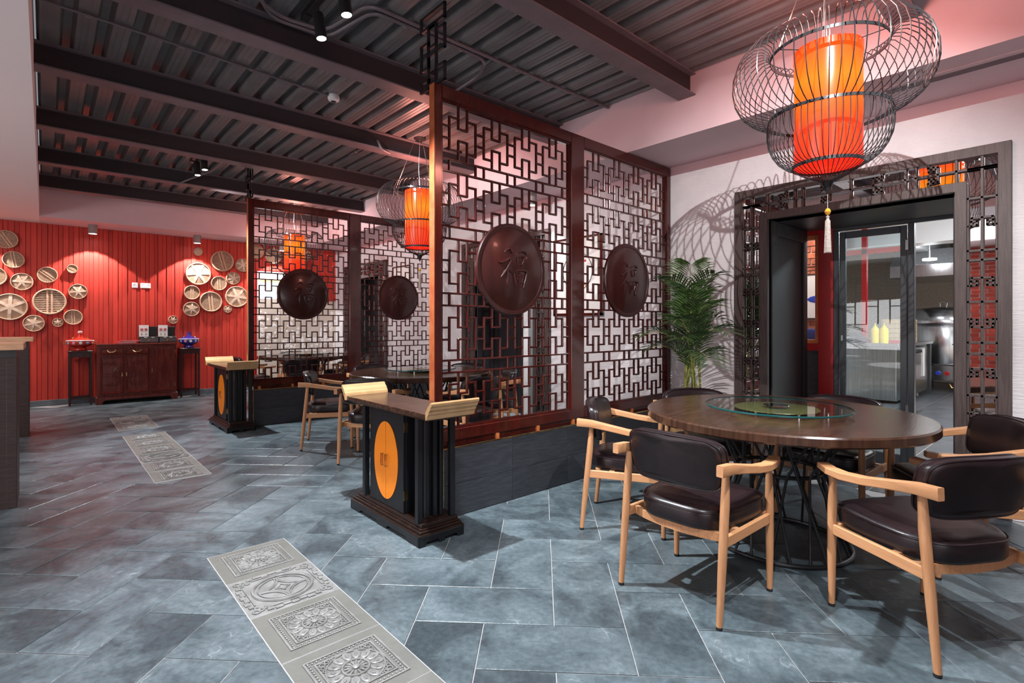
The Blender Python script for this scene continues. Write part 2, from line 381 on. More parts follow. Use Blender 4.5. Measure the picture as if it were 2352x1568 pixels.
# ================================================================== FLOOR
XL, XR, YN, YF = -4.5, 4.61, -2.0, 10.78
floor = struct(MB().bb(XL - .2, XR + .1, YN - .2, YF + .2, -.25, -.004).build('floor', 'grout', None))
MOD, A0, B0, GAP = .2935, 1.885, -.24, .0045
r2 = math.sqrt(.5)
def tile_mesh(lx, ly):
    a, b = lx / 2, ly / 2; e = .003
    return MB().layers([[(-a, -b, -.02), (a, -b, -.02), (a, b, -.02), (-a, b, -.02)], [(-a, -b, -e * .5), (a, -b, -e * .5), (a, b, -e * .5), (-a, b, -e * .5)],
                        [(-a + e, -b + e, 0), (a - e, -b + e, 0), (a - e, b - e, 0), (-a + e, b - e, 0)]])
long_tile = tile_mesh(MOD * 2 - GAP, MOD - GAP).build('tile', 'slate', floor)
long_tile.name = 'tile_source'
tm = long_tile.data
tiles = []
for i in range(-28, 40):
    for j in range(-46, 24):
        k = (i + j) % 4
        if k == 2: ca, cb, rot = A0 + (i + 1) * MOD, B0 + (j + .5) * MOD, R(45)      # long side along a
        elif k == 0: ca, cb, rot = A0 + (i + .5) * MOD, B0 + (j + 1) * MOD, R(-45)
        else: continue
        x, y = (ca + cb) * r2, (ca - cb) * r2
        if XL - .1 < x < XR - .05 and YN < y < YF - .05:
            dx, dy = math.cos(YAW), math.sin(YAW); dep = x * dx + y * dy; lat = x * dy - y * dx
            vis = dep > .6 and abs(lat) < dep * 1.02 + .4
            tiles.append((0 if vis else 1, math.hypot(x, y), x, y, rot))
tiles.sort()
bpy.data.objects.remove(long_tile)
for n, (_, _, x, y, rot) in enumerate(tiles[:292]):
    o = bpy.data.objects.new('tile', tm); COL.objects.link(o); o.parent = floor; o.location = (x, y, random.uniform(-.0006, .0006)); o.rotation_euler = (0, 0, rot)
rest = MB()
base = [tuple(v.co) for v in tm.vertices]; faces = [tuple(p.vertices) for p in tm.polygons]
for _, _, x, y, rot in tiles[292:]:
    c, s_ = math.cos(rot), math.sin(rot)
    rest.add([(x + p[0] * c - p[1] * s_, y + p[0] * s_ + p[1] * c, p[2]) for p in base], faces)
rest.build('far_tiles', 'slate', floor, kind='stuff')

# carved inlay strip -----------------------------------------------------------
SX0, SX1 = .648, 1.040
SW = SX1 - SX0
def rose():
    g = MB(); h = .0052
    def frame(hx, hy, w, z): # rectangular raised moulding
        for (x0, x1, y0, y1) in ((-hx, hx, -hy, -hy + w), (-hx, hx, hy - w, hy), (-hx, -hx + w, -hy + w, hy - w), (hx - w, hx, -hy + w, hy - w)):
            g.bb(x0, x1, y0, y1, .0015, z)
    frame(.138, .135, .007, h); frame(.108, .105, .006, h)
    for k in range(17):
        t = -.123 + .246 * k / 16
        for (x, y) in ((t, -.120), (t, .120), (-.123, t), (.123, t)): g.lathe([(.0045, .0015), (.004, .005), (.0015, .0065)], 6, (x, y, 0))
    g.ring((0, 0, .0035), .100, .0030, 40, 6)
    g.ring((0, 0, .0035), .046, .0040, 32, 6)
    for k in range(14):
        a = 2 * PI * (k + .5) / 14; d = Vector((math.cos(a), math.sin(a), 0)); n = Vector((-d.y, d.x, 0)); up = Vector((0, 0, .0040))
        q = Matrix((d, n, Vector((0, 0, 1)))).transposed()
        g.lathe([(1, .0015), (.96, .0042), (.80, .0060), (.52, .0058), (.44, .0040), (0, .0036)], 16, fn=lambda p: tuple(q @ Vector((.0745 + p[0] * .0245, p[1] * .0158, p[2]))), caps=False)
        g.tube([d * .066 + up * .8, d * .076 + up * 1.3, d * .083 + up], [.0016, .0042, .0026], 6)
        P = [d * .014 + Vector((0, 0, .003)), d * .028 + Vector((0, 0, .0045)), d * .040 + Vector((0, 0, .003))]
        g.tube(P, [.0018, .0046, .0024], 6)
    g.lathe([(.013, .002), (.012, .0075), (.006, .010), (0, .0105)], 14)
    for sx in (-1, 1):
        for sy in (-1, 1):
            for (x, y, r_) in ((.086, .084, .010), (.068, .090, .007), (.090, .066, .007), (.092, .048, .005), (.050, .093, .005)):
                g.ring((sx * x, sy * y, .004), r_, .0026, 12, 5)
    return g
def coin():
    g = MB(); z = .0045
    g.ring((0, 0, z), .130, .0075, 56, 6); g.ring((0, 0, z), .108, .0035, 48, 6)
    for k in range(4):
        a0 = k * PI / 2 + PI / 4
        c = Vector((math.cos(a0), math.sin(a0), 0)) * .148
        for rad in (.106, .096):
            P = [c + Vector((math.cos(t), math.sin(t), 0)) * rad + Vector((0, 0, z)) for t in [a0 + PI - .80 + 1.6 * i / 14 for i in range(15)]]
            g.tube(P, .0036, 6)
        d = Vector((math.cos(k * PI / 2), math.sin(k * PI / 2), 0)) * .034; e = Vector((math.cos((k + 1) * PI / 2), math.sin((k + 1) * PI / 2), 0)) * .034
        g.tube([d + Vector((0, 0, z)), (d + e) * .36 + Vector((0, 0, z)), e + Vector((0, 0, z))], .003, 6)
    for sx in (-1, 1):
        for sy in (-1, 1):
            for (x, y, r_) in ((.160, .158, .014), (.138, .152, .011), (.150, .132, .011), (.120, .140, .008)): g.ring((sx * x, sy * y, .004), r_, .0045, 14, 6)
    for s_ in (-1, 1):
        for t in (-.105, -.070, -.035, 0, .035, .070, .105):
            w = .016 if abs(t) < .08 else .012; q = .176 if int(round(t / .035)) % 2 == 0 else .168
            g.bb(s_ * q - .010, s_ * q + .010, t - w, t + w, .0015, .0065); g.bb(t - w, t + w, s_ * q - .010, s_ * q + .010, .0015, .0065)
        g.bb(s_ * .150 - .003, s_ * .150 + .003, -.10, .10, .0015, .0060); g.bb(-.10, .10, s_ * .150 - .003, s_ * .150 + .003, .0015, .0060)
    return g
rose_me = rose().build('relief', 'carved_stone', floor, smooth=True); coin_me = coin().build('relief', 'carved_stone', floor, smooth=True)
rm, cm = rose_me.data, coin_me.data
bpy.data.objects.remove(rose_me); bpy.data.objects.remove(coin_me)
def carved(yc, ly, kind):
    t = MB(); a, b = SW / 2 - .0015, ly / 2 - .0015
    t.layers([[(-a, -b, -.004), (a, -b, -.004), (a, b, -.004), (-a, b, -.004)], [(-a, -b, .001), (a, -b, .001), (a, b, .001), (-a, b, .001)], [(-a + .003, -b + .003, .002), (a - .003, -b + .003, .002), (a - .003, b - .003, .002), (-a + .003, b - .003, .002)]])
    o = t.build('carved_tile', 'carved_stone' if kind == 'coin' else 'stone_tile', floor, off=(0, 0, 0), label='grey carved tile with a coin motif' if kind == 'coin' else 'grey carved tile with a rosette')
    o.location = ((SX0 + SX1) / 2, yc, .0004)
    inst(cm if kind == 'coin' else rm, o, 'relief', (0, 0, .0005), scale=(1, ly / .395, 1) if kind == 'coin' else (1.04, min(1.04, ly / .36), 1))
def strip(y0, kinds):
    y = y0; ye = y0 - sum(k[1] for k in kinds)
    MB().bb(SX0 - .003, SX1 + .003, ye - .003, y0 + .003, -.003, .0009).build('strip_joint', 'grout', floor)
    for k, ly in kinds:
        carved(y - ly / 2, ly, k); y -= ly
strip(3.167, [('rose', .392), ('coin', .390), ('rose', .393), ('rose', .392), ('rose', .392), ('rose', .392)])
strip(7.255, [('rose', .392), ('rose', .388), ('rose', .386), ('coin', .386), ('rose', .386), ('rose', .380)])
strip(8.79, [('rose', .38), ('coin', .385), ('rose', .38)])

# ================================================================== SHELL
ZC, ZW, ZD = 2.80, 2.713, 3.28
PORT = [1.2485, 5.33, 9.41]           # doorway centres along the right wall
PW, PH = .612, 2.141
wall_r = MB()
ys = [YN] + [v for c in PORT for v in (c - PW, c + PW)] + [YF]
for k in range(0, len(ys), 2): wall_r.bb(XR, XR + .14, ys[k], ys[k + 1], 0, ZW)
for c in PORT: wall_r.bb(XR, XR + .14, c - PW, c + PW, PH, ZW)
struct(wall_r.build('wall_right', 'wallpaper'))
struct(MB().bb(XR + .012, XR + .14, YN, YF, ZW, ZC + .02).build('trim_1', 'paint_pink'))
# back wall of red boards
wb = struct(MB().bb(XL, 4.72, YF, YF + .16, 0, ZC + .6).build('wall_back', 'red_paint'))
x = XL; k = 0; wid = (.068, .056)
bm_ = [MB().bb(-w / 2 + .0015, w / 2 - .0015, YF - d, YF, 0.085, ZC).build('board', 'red_board', wb, bev=.002) for w, d in ((wid[0], .022), (wid[1], .010))]
meshes = [o.data for o in bm_]
for o in bm_: bpy.data.objects.remove(o)
while x < 4.70:
    w = wid[k % 2]
    if not (x + w > 3.02 and x < 4.72) : inst(meshes[k % 2], wb, 'board', (x + w / 2, 0, 0))
    x += w; k += 1
wb2 = [MB().bb(-w / 2 + .0015, w / 2 - .0015, YF - d, YF, 2.30, ZC).build('board', 'red_board', wb, bev=.002) for w, d in ((wid[0], .022), (wid[1], .010))]
ms2 = [o.data for o in wb2]
for o in wb2: bpy.data.objects.remove(o)
x = 3.02; k = 0
while x < 4.66:
    w = wid[k % 2]; inst(ms2[k % 2], wb, 'board', (x + w / 2, 0, 0)); x += w; k += 1
wb3 = [MB().bb(-w / 2 + .0015, w / 2 - .0015, YF - d, YF, 1.74, 2.30).build('board', 'red_board', wb, bev=.002) for w, d in ((wid[0], .022), (wid[1], .010))]
ms3 = [o.data for o in wb3]
for o in wb3: bpy.data.objects.remove(o)
x = 4.06; k = 0
while x < 4.66:
    w = wid[k % 2]; inst(ms3[k % 2], wb, 'board', (x + w / 2, 0, 0)); x += w; k += 1
struct(MB().bb(XL, 3.02, YF - .030, YF - .001, 0, .088).build('baseboard_back', 'slate_skirting', bev=.003))
# left and near walls
wl = struct(MB().bb(XL - .15, XL, YN, YF, 0, ZC).build('wall_left', 'mortar'))
bk = MB().bb(0, .018, -.117, .117, -.034, .034).build('brick', 'brick_red', wl, bev=.004); bkm = bk.data; bpy.data.objects.remove(bk)
cnt = 0
for row in range(0, 36):
    for q in range(0, 8):
        y = .3 + q * .247 + (.12 if row % 2 else 0)
        inst(bkm, wl, 'brick', (XL - .006 + random.uniform(0, .006), y, .05 + row * .077)); cnt += 1
st_b = MB()
for row in range(36):
    for q in range(-9, 42):
        if 0 <= q < 8: continue
        y = .3 + q * .247 + (.12 if row % 2 else 0)
        if YN + .1 < y < YF - .1: st_b.bb(XL - .006, XL + .012, y - .117, y + .117, .05 + row * .077 - .034, .05 + row * .077 + .034)
st_b.build('far_bricks', 'brick_red', wl, kind='stuff')
struct(MB().bb(XL, XR + .14, YN - .15, YN, 0, ZC + .6).build('wall_front', 'paint_ceiling'))

# ceiling: plain soffits around a recess of trapezoid steel decking
DX0, DX1, DY1 = -.060, 3.915, 10.07
ceil = struct(MB().bb(XL - .1, DX0, YN, YF, ZC, ZC + .66).build('ceiling', 'paint_ceiling'))
MB().bb(DX0, 4.75, DY1, YF, ZC, ZC + .66).build('far_soffit', 'paint_pink', ceil)
MB().bb(DX1, 4.75, YN, DY1, ZC, ZC + .66).build('right_soffit', 'paint_pink', ceil)
PITCH, RX0 = .1865, .117
prof = []
k = -2
while RX0 + k * PITCH < DX1 + .2:
    c = RX0 + k * PITCH
    prof += [(c - .044, ZD), (c - .023, ZD + .062), (c + .023, ZD + .062), (c + .044, ZD)]; k += 1
prof = [p for p in prof if DX0 - .02 < p[0] < DX1 + .02]
poly = prof + [(prof[-1][0], ZD + .16), (prof[0][0], ZD + .16)]
deck = MB(); n = len(prof)
deck.add([(p[0], y, p[1]) for y in (YN, DY1) for p in prof] + [(prof[0][0], YN, ZD + .16), (prof[-1][0], YN, ZD + .16), (prof[0][0], DY1, ZD + .16), (prof[-1][0], DY1, ZD + .16)],
         [(i, i + 1, n + i + 1, n + i) for i in range(n - 1)] + [(2 * n, 2 * n + 1, 2 * n + 3, 2 * n + 2)])
deck.build('steel_decking', 'deck', ceil)
seams = MB()      # thin stiffening grooves pressed into the flats
k = -2
while RX0 + k * PITCH < DX1:
    c = RX0 + (k + .5) * PITCH
    for dx in (-.018, .018):
        if DX0 < c + dx < DX1: seams.bb(c + dx - .0025, c + dx + .0025, YN, DY1, ZD - .003, ZD + .001)
    k += 1
seams.build('deck_ribs', 'deck', ceil, kind='stuff')
ZB = 3.10
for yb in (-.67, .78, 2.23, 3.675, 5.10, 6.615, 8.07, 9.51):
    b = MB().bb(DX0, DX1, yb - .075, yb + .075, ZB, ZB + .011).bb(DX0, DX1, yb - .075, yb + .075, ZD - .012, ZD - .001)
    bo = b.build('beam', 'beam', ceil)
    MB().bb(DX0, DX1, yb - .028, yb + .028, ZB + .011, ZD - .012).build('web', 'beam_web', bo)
# slot diffuser in the right soffit
ac = MB().bb(4.10, 4.235, -1.2, .94, ZC - .004, ZC + .002)
aco = ac.build('slot_grille', 'paint_pink', ceil)
sl = MB()
for q in range(5): sl.bb(4.150 + q * .016, 4.154 + q * .016, -1.19, .93, ZC - .007, ZC - .003)
sl.build('grille_blades', 'conduit', aco)

# lattice window in the left wall, the daylight behind it
w3 = MB(); XW = XL + .16
w3.bb(XW, XW + .05, 2.30, 2.38, .55, 2.45).bb(XW, XW + .05, 6.82, 6.90, .55, 2.45).bb(XW, XW + .05, 2.38, 6.82, .55, .62).bb(XW, XW + .05, 2.38, 6.82, 2.38, 2.45)
w3 = struct(w3.build('window_3', 'lacquer_red', None, off=(0, 0, 0)))
yy = 2.62; k = 0
while yy < 6.8:
    MB().bb(XW + .01, XW + .04, yy - .014, yy + .014, .62, 2.38).build('muntin', 'portal_dark', w3)
    for z in ((.95, 1.7) if k % 2 else (1.25, 2.05)): MB().bb(XW + .012, XW + .038, yy - .23, yy, z - .012, z + .012).build('glazing_bar', 'portal_dark', w3)
    yy += .245; k += 1

# ================================================================== LATTICE SCREENS
SCY0, SCY1 = 2.800, 2.862
ZP0, ZP1 = .575, 2.692
def fret(u):
    # one H-shaped fret, origin at its lower left, width 3u, height .36
    H = .36; t = .0068; g = MB(); yc = .010
    def V_(x, z0, z1): g.bb(x - t, x + t, -yc, yc, z0, z1)
    def H_(z, x0, x1): g.bb(x0 - t, x1 + t, -yc, yc, z - t, z + t)
    V_(0, .18 * H, .78 * H); V_(3 * u, .18 * H, .78 * H)
    V_(u, .60 * H, H); V_(2 * u, .60 * H, H); H_(.60 * H, u, 2 * u)
    V_(u, 0, .38 * H); V_(2 * u, 0, .38 * H); H_(.38 * H, u, 2 * u)
    for z in (.18, .78):
        H_(z * H, 0, u); H_(z * H, 2 * u, 3 * u)
    return g
def disc_mesh(rad):
    g = MB()
    return g.lathe([(0, -.018), (rad - .012, -.018), (rad, -.008), (rad, .012), (rad - .006, .019), (rad - .030, .019), (rad - .034, .015), (rad - .040, .015), (rad - .044, .018), (0, .018)], 64, fn=lambda p: (p[0], -p[2], p[1]))
STROKES = [
    ([(-.26, .37), (-.19, .43), (-.11, .46), (-.05, .38), (-.04, .35)], [.006, .022, .030, .026, .006]),
    ([(-.48, .12), (-.36, .11), (-.22, .17), (-.12, .22), (-.07, .17)], [.006, .026, .022, .028, .020]),
    ([(-.07, .18), (-.14, .07), (-.23, -.06), (-.33, -.18), (-.38, -.23)], [.026, .030, .028, .018, .004]),
    ([(-.17, .02), (-.18, -.16), (-.18, -.34), (-.165, -.47)], [.020, .026, .024, .008]),
    ([(-.13, -.04), (-.07, -.08), (-.03, -.13)], [.010, .022, .010]),
    ([(.07, .33), (.17, .38), (.29, .42), (.40, .41), (.44, .36)], [.006, .018, .020, .026, .008]),
    ([(.12, .28), (.15, .17), (.18, .07)], [.012, .020, .014]),
    ([(.14, .26), (.26, .30), (.37, .29), (.34, .18), (.28, .08)], [.012, .016, .026, .020, .010]),
    ([(.17, .08), (.25, .10), (.31, .09)], [.012, .016, .012]),
    ([(.02, -.10), (.04, -.22), (.08, -.34), (.10, -.43)], [.016, .026, .024, .012]),
    ([(.03, -.09), (.16, -.05), (.32, -.04), (.45, -.07), (.43, -.20), (.38, -.34), (.34, -.46), (.28, -.42)], [.012, .018, .020, .030, .028, .026, .022, .006]),
    ([(.12, -.19), (.22, -.16), (.32, -.15), (.31, -.24), (.27, -.33)], [.010, .016, .018, .016, .010]),
    ([(.14, -.20), (.15, -.28), (.18, -.34)], [.010, .016, .010]),
    ([(.21, -.08), (.215, -.20), (.22, -.33)], [.010, .014, .012]),
    ([(.12, -.34), (.22, -.33), (.33, -.34)], [.010, .016, .012])]
def smooth_line(P, Rr, n=4):
    out = []; ro = []
    P = [Vector((p[0], p[1])) for p in P]; m = len(P)
    for i in range(m - 1):
        p0, p1, p2, p3 = P[max(i - 1, 0)], P[i], P[i + 1], P[min(i + 2, m - 1)]
        for k in range(n):
            t = k / n
            q = .5 * ((2 * p1) + (p2 - p0) * t + (2 * p0 - 5 * p1 + 4 * p2 - p3) * t * t + (3 * p1 - p0 - 3 * p2 + p3) * t ** 3)
            out.append(q); ro.append(Rr[i] * (1 - t) + Rr[i + 1] * t)
    return out + [P[-1]], ro + [Rr[-1]]
def character(size):
    g = MB()
    for P, Rr in STROKES:
        q, r_ = smooth_line(P, Rr)
        g.tube([(p.x * size, 0, p.y * size) for p in q], [v * size * 1.25 for v in r_], 8)
    return g
def screen(label):
    t = thing('lattice_screen', label, 'room divider', (1.845, SCY0, .49))
    X0, X1, X2, X3 = 1.845, 3.144, 3.300, 4.605
    MB().bb(X0 - .0015, X0, SCY0 + .002, SCY1 - .002, .49, 2.789).build('lamplit_strip', 'lacquer_lamplit', t, label='orange-brown strip on the end of the post, lamplight painted in')  # thin strip added to hold the lamplight on the post end as colour
    for (a, b) in ((X0, X0 + .056), (X1, X2), (X3 - .060, X3)):
        MB().bb(a, b, SCY0, SCY1, .49, 2.79).build('stile', 'lacquer_red', t, bev=.004)
    for (a, b) in ((X0 + .056, X1), (X2, X3 - .060)):
        MB().bb(a, b, SCY0, SCY1, 2.705, 2.79).build('top_rail', 'lacquer_red', t, bev=.004)
        MB().bb(a, b, SCY0, SCY1, .49, .566).build('bottom_rail', 'lacquer_red', t, bev=.004)
        m = MB(); z0, z1 = .566, 2.705
        for (w, d0, d1) in ((.008, .010, .052), (.016, .016, .046)):
            m.bb(a, a + w, SCY0 + d0, SCY0 + d1, z0, z1).bb(b - w, b, SCY0 + d0, SCY0 + d1, z0, z1)
            m.bb(a + w, b - w, SCY0 + d0, SCY0 + d1, z0, z0 + w).bb(a + w, b - w, SCY0 + d0, SCY0 + d1, z1 - w, z1)
        m.build('panel_moulding', 'lacquer_red', t)
    HR, GP = .3595, .080; ym = SCY0 + .031
    for (a, b, cxm) in ((X0 + .072, X1 - .016, 2.513), (X2 + .016, X3 - .076, 3.908)):
        u = (b - a) / 16.7; e = u * .85
        fm = fret(u).build('fret', 'lacquer_red', t, off=(0, 0, 0), bev=.003); me = fm.data; bpy.data.objects.remove(fm)
        rl = MB().bb(-(b - a) / 2, (b - a) / 2, -.010, .010, -.0068, .0068).build('lattice_rail', 'lacquer_red', t, off=(0, 0, 0), bev=.003); rme = rl.data; bpy.data.objects.remove(rl)
        st = MB().bb(-.0068, .0068, -.010, .010, -GP / 2, GP / 2).build('strut', 'lacquer_red', t, off=(0, 0, 0), bev=.003); sme = st.data; bpy.data.objects.remove(st)
        cn = MB().bb(-u / 2, u / 2, -.010, .010, -.0068, .0068).build('link', 'lacquer_red', t, off=(0, 0, 0), bev=.003); cme = cn.data; bpy.data.objects.remove(cn)
        ce = MB().bb(-e / 2, e / 2, -.010, .010, -.0068, .0068).build('link', 'lacquer_red', t, off=(0, 0, 0), bev=.003); ceme = ce.data; bpy.data.objects.remove(ce)
        OX, OY, OZ = 1.845, SCY0, .49
        def put(me_, nm, x, z):
            if math.hypot(x - cxm, z - 1.64) < .25: return
            inst(me_, t, nm, (x - OX, ym - OY, z - OZ))
        for row in range(5):
            z = ZP0 + row * (HR + GP)
            for k in range(4):
                x = a + e + k * 4 * u
                if math.hypot(x + 1.5 * u - cxm, z + HR / 2 - 1.64) > .17:
                    inst(me, t, 'fret', (x - OX, ym - OY, z - OZ))
                if k < 3:
                    for f in (.38, .60): put(cme, 'link', x + 3.5 * u, z + f * HR)
            for f in (.38, .60):
                put(ceme, 'link', a + e / 2, z + f * HR); put(ceme, 'link', b - e / 2, z + f * HR)
            if row < 4:
                for zz in (z + HR, z + HR + GP): inst(rme, t, 'lattice_rail', ((a + b) / 2 - OX, ym - OY, zz - OZ))
                for k in range(4):
                    x = a + e + k * 4 * u; put(sme, 'strut', x, z + HR + GP / 2); put(sme, 'strut', x + 3 * u, z + HR + GP / 2)
        d = disc_mesh(.330).build('medallion', 'lacquer_disc', t, off=(0, 0, 0), smooth=True, label='round dark red medallion carved with a character')
        d.location = (cxm - OX, ym - .012 - OY, 1.645 - OZ)
        ch = character(.30).build('character', 'lacquer_disc', d, off=(0, 0, 0), smooth=True); ch.location = (0, -.019, 0.01); ch.scale = (1, 1, 1)
    # black fretwork of square tube that ties the post to the ceiling
    b = MB(); w = .016
    def Y(u): return 3.000 - u * .285
    def loop(u0, u1, z0, z1):
        xx = 1.873
        for (p, q) in (((u0, z0), (u1, z0)), ((u0, z1), (u1, z1)), ((u0, z0), (u0, z1)), ((u1, z0), (u1, z1))):
            b.bb(xx - w / 2, xx + w / 2, min(Y(p[0]), Y(q[0])) - w / 2, max(Y(p[0]), Y(q[0])) + w / 2, min(p[1], q[1]) - w / 2, max(p[1], q[1]) + w / 2)
    loop(0, .95, 3.19, 3.272); loop(.30, .62, 3.05, 3.19); loop(0, .30, 2.93, 3.09); loop(.62, .95, 3.00, 3.14); loop(.30, .62, 2.81, 3.0)
    loop(0, .30, 2.79, 2.85); loop(.62, .95, 2.80, 2.90)
    b.build('ceiling_bracket', 'black_paint', t, label='black square-tube fretwork tying post to ceiling')
    return t
sc1 = screen('dark red lattice screen with two round medallions, the nearer of the two')
sc2 = dup(sc1, (1.845, SCY0 + 4.08, .49), label='dark red lattice screen with two round medallions, the farther of the two')
def plinth(label):
    t = thing('partition_plinth', label, 'low wall', (1.9, 2.79, 0))
    MB().bb(1.905, 4.60, 2.790, 2.885, 0, .448).build('core', 'black_paint', t)
    for (z0, z1, sh) in ((0.004, .212, 0), (.214, .446, 0)):
        x = 1.9
        for xe in (2.486, 3.071, 3.656, 4.241, 4.603):
            MB().bb(x + .001, xe - .001, 2.777, 2.790, z0, z1).build('board', 'plinth_board', t, bev=.0012)
            x = xe
    MB().bb(1.893, 1.903, 2.777, 2.888, 0.0, .449).build('end_trim', 'brass', t, bev=.002)
    MB().bb(1.893, 4.603, 2.7755, 2.782, .446, .456).build('edge_trim', 'brass', t, bev=.001)
    x = 1.96
    while x < 4.55: MB().bb(x, x + .03, 2.806, 2.865, .4485, .4895).build('spacer', 'orange_wood', t); x += .40
    MB().bb(1.92, 4.60, 2.82, 2.85, .449, .489).build('bearer', 'lacquer_red', t)
    return t
pl1 = plinth('low dark boarded plinth under the nearer lattice screen')
pl2 = dup(pl1, (1.9, 2.79 + 4.08, 0), label='low dark boarded plinth under the farther lattice screen')

# ================================================================== ALTAR CABINETS
def cabinet(label):
    t = thing('altar_cabinet', label, 'cabinet', (1.70, 2.95, 0))
    x0, x1, y0, y1 = 1.555, 1.866, 2.515, 3.392
    def outline_feet(a, b, axis, c0, c1):
        L = b - a; f = L * .17; P = [(a, 0), (a + f * .8, 0), (a + f, .022), (a + L * .42, .022), (a + L * .44, 0), (a + L * .56, 0), (a + L * .58, .022), (b - f, .022), (b - f * .8, 0), (b, 0), (b, .058), (a, .058)]
        return P
    g = MB()
    g.prism(outline_feet(y0, y1, 'y', 0, 0), lambda p, d: (d, p[0], p[1]), x0, x0 + .02)
    g.prism(outline_feet(y0, y1, 'y', 0, 0), lambda p, d: (d, p[0], p[1]), x1 - .02, x1)
    g.prism(outline_feet(x0, x1, 'x', 0, 0), lambda p, d: (p[0], d, p[1]), y0, y0 + .02)
    g.prism(outline_feet(x0, x1, 'x', 0, 0), lambda p, d: (p[0], d, p[1]), y1 - .02, y1)
    g.bb(x0 + .01, x1 - .01, y0 + .01, y1 - .01, .030, .058)
    g.build('foot_frame', 'cabinet_black', t, bev=.003)
    b = MB()
    for (i, z0, z1) in ((0, .058, .066), (.014, .066, .080), (.028, .080, .090), (.038, .090, .112)): b.bb(x0 + i, x1 - i * .5, y0 + i, y1 - i, z0, z1)
    b.build('base_moulding', 'cabinet_edge', t, bev=.004, seg=2)
    MB().bb(1.622, 1.822, 2.770, 3.196, .112, .722).build('carcass', 'cabinet_black', t, bev=.002)
    yc, zc, ay, az = 2.983, .398, .150, .242
    def door(a, b, side):
        d = MB().bb(1.602, 1.6215, a, b, .114, .718).build('door', 'cabinet_black', t, bev=.002)
        P = []
        for k in range(25):
            th = -PI / 2 + PI * k / 24
            P.append((yc + side * (.0022 + (ay - .002) * max(0, math.cos(th))), zc + az * math.sin(th)))
        MB().prism(P, lambda p, q: (q, p[0], p[1]), 1.599, 1.6025).build('oval_half', 'orange_paint', d, label='half of the orange oval')
        hy = yc + side * .024; h = MB(); zz0, zz1 = .365, .437; w = .0095
        P = [(1.584, hy - w, zz0), (1.584, hy + w, zz0), (1.584, hy + w, zz1), (1.584, hy - w, zz1)]
        for i in range(4): h.bar(P[i], P[(i + 1) % 4], .0042, .0042, (1, 0, 0))
        h.bar((1.603, hy, zz0), (1.584, hy, zz0), .004, .004); h.bar((1.603, hy, zz1), (1.584, hy, zz1), .004, .004)
        h.build('handle', 'brass', d, label='small brass rectangular pull')
        for z in (.22, .63):
            yy = (a if side < 0 else b)
            MB().bb(1.604, 1.630, yy + side * .0005, yy + side * .004, z - .03, z + .03).build('hinge', 'brass', d)
    door(2.770, yc - .0008, -1); door(yc + .0008, 3.196, 1)
    for (px, py) in ((1.585, 2.578), (1.585, 3.240), (1.800, 2.560), (1.800, 3.295)):
        MB().bb(px, px + .034, py, py + .034, .112, .722).build('post', 'cabinet_black', t, bev=.002)
    for py in (2.625, 2.665, 2.710, 3.225, 3.26):
        for px in ((1.66, 1.715, 1.76) if py < 2.9 else (1.68, 1.74)):
            MB().bb(px, px + .026, py - .012, py + .014, .112, .722).build('fluted_column', 'cabinet_black', t, bev=.003)
    tp = MB()
    for (i, z0, z1) in ((.030, .722, .732), (.018, .732, .738), (.006, .738, .764)): tp.bb(1.525 + i, 1.838, 2.392 + i, 3.405 - i, z0, z1)
    tp.build('top', 'dark_oak', t, bev=.002)
    for sy, ye in ((-1, 2.398), (1, 3.399)):
        P = [(0, .738), (0, .775), (.004, .786), (.012, .792), (.016, .802), (.024, .812), (.036, .820), (.044, .834), (.056, .838), (.062, .830), (.060, .818), (.050, .808), (.046, .796), (.034, .786), (.030, .772), (.020, .762), (.016, .748), (.010, .738)]
        MB().prism([(ye + sy * (p[0] + .000), p[1] - .002) for p in P], lambda p, q: (q, p[0], p[1]), 1.520, 1.840).build('end_scroll', 'gold_paint', t, smooth=True, angle=25, label='flared gold moulding at the end of the top')
    return t
cb1 = cabinet('black altar cabinet with an orange oval on its doors, the nearer one')
cb2 = dup(cb1, (1.70, 2.95 + 4.115, 0), label='black altar cabinet with an orange oval on its doors, the farther one')

# ================================================================== TABLES
TR = .734
def table(label, loc):
    t = thing('dining_table', label, 'table', loc, world=False)
    MB().lathe([(0, .700), (TR - .008, .700), (TR, .708), (TR, .742), (TR - .008, .750), (0, .750)], 96).build('tabletop', 'table_oak', t, smooth=True)
    MB().ring((0, 0, .012), .362, .012, 64, 8).build('floor_ring', 'wire_black', t, smooth=True)
    MB().ring((0, 0, .425), .225, .011, 48, 8).build('waist_ring', 'wire_black', t, smooth=True)
    MB().ring((0, 0, .685), .345, .010, 56, 8).build('upper_ring', 'wire_black', t, smooth=True)
    N_ = 24
    for k in range(N_):
        a = 2 * PI * k / N_; tw = .55 if k % 2 else -.55
        P = [(.358 * math.cos(a), .358 * math.sin(a), .016), (.232 * math.cos(a + tw * .5), .232 * math.sin(a + tw * .5), .425), (.345 * math.cos(a + tw * 1.15), .345 * math.sin(a + tw * 1.15), .699)]
        MB().tube(P, .0072, 6).build('rod', 'wire_black', t, smooth=True)
    return t
T1, T2, T3 = (3.165, 1.225), (3.00, 4.82), (3.22, 8.70)
tb1 = table('round dark oak table on a black wire base, nearest the viewer', (*T1, 0))
tb2 = dup(tb1, (*T2, 0), 0, 'round dark oak table on a black wire base, between the two lattice screens')
tb3 = dup(tb1, (*T3, 0), 0, 'round dark oak table on a black wire base, behind the farther lattice screen')
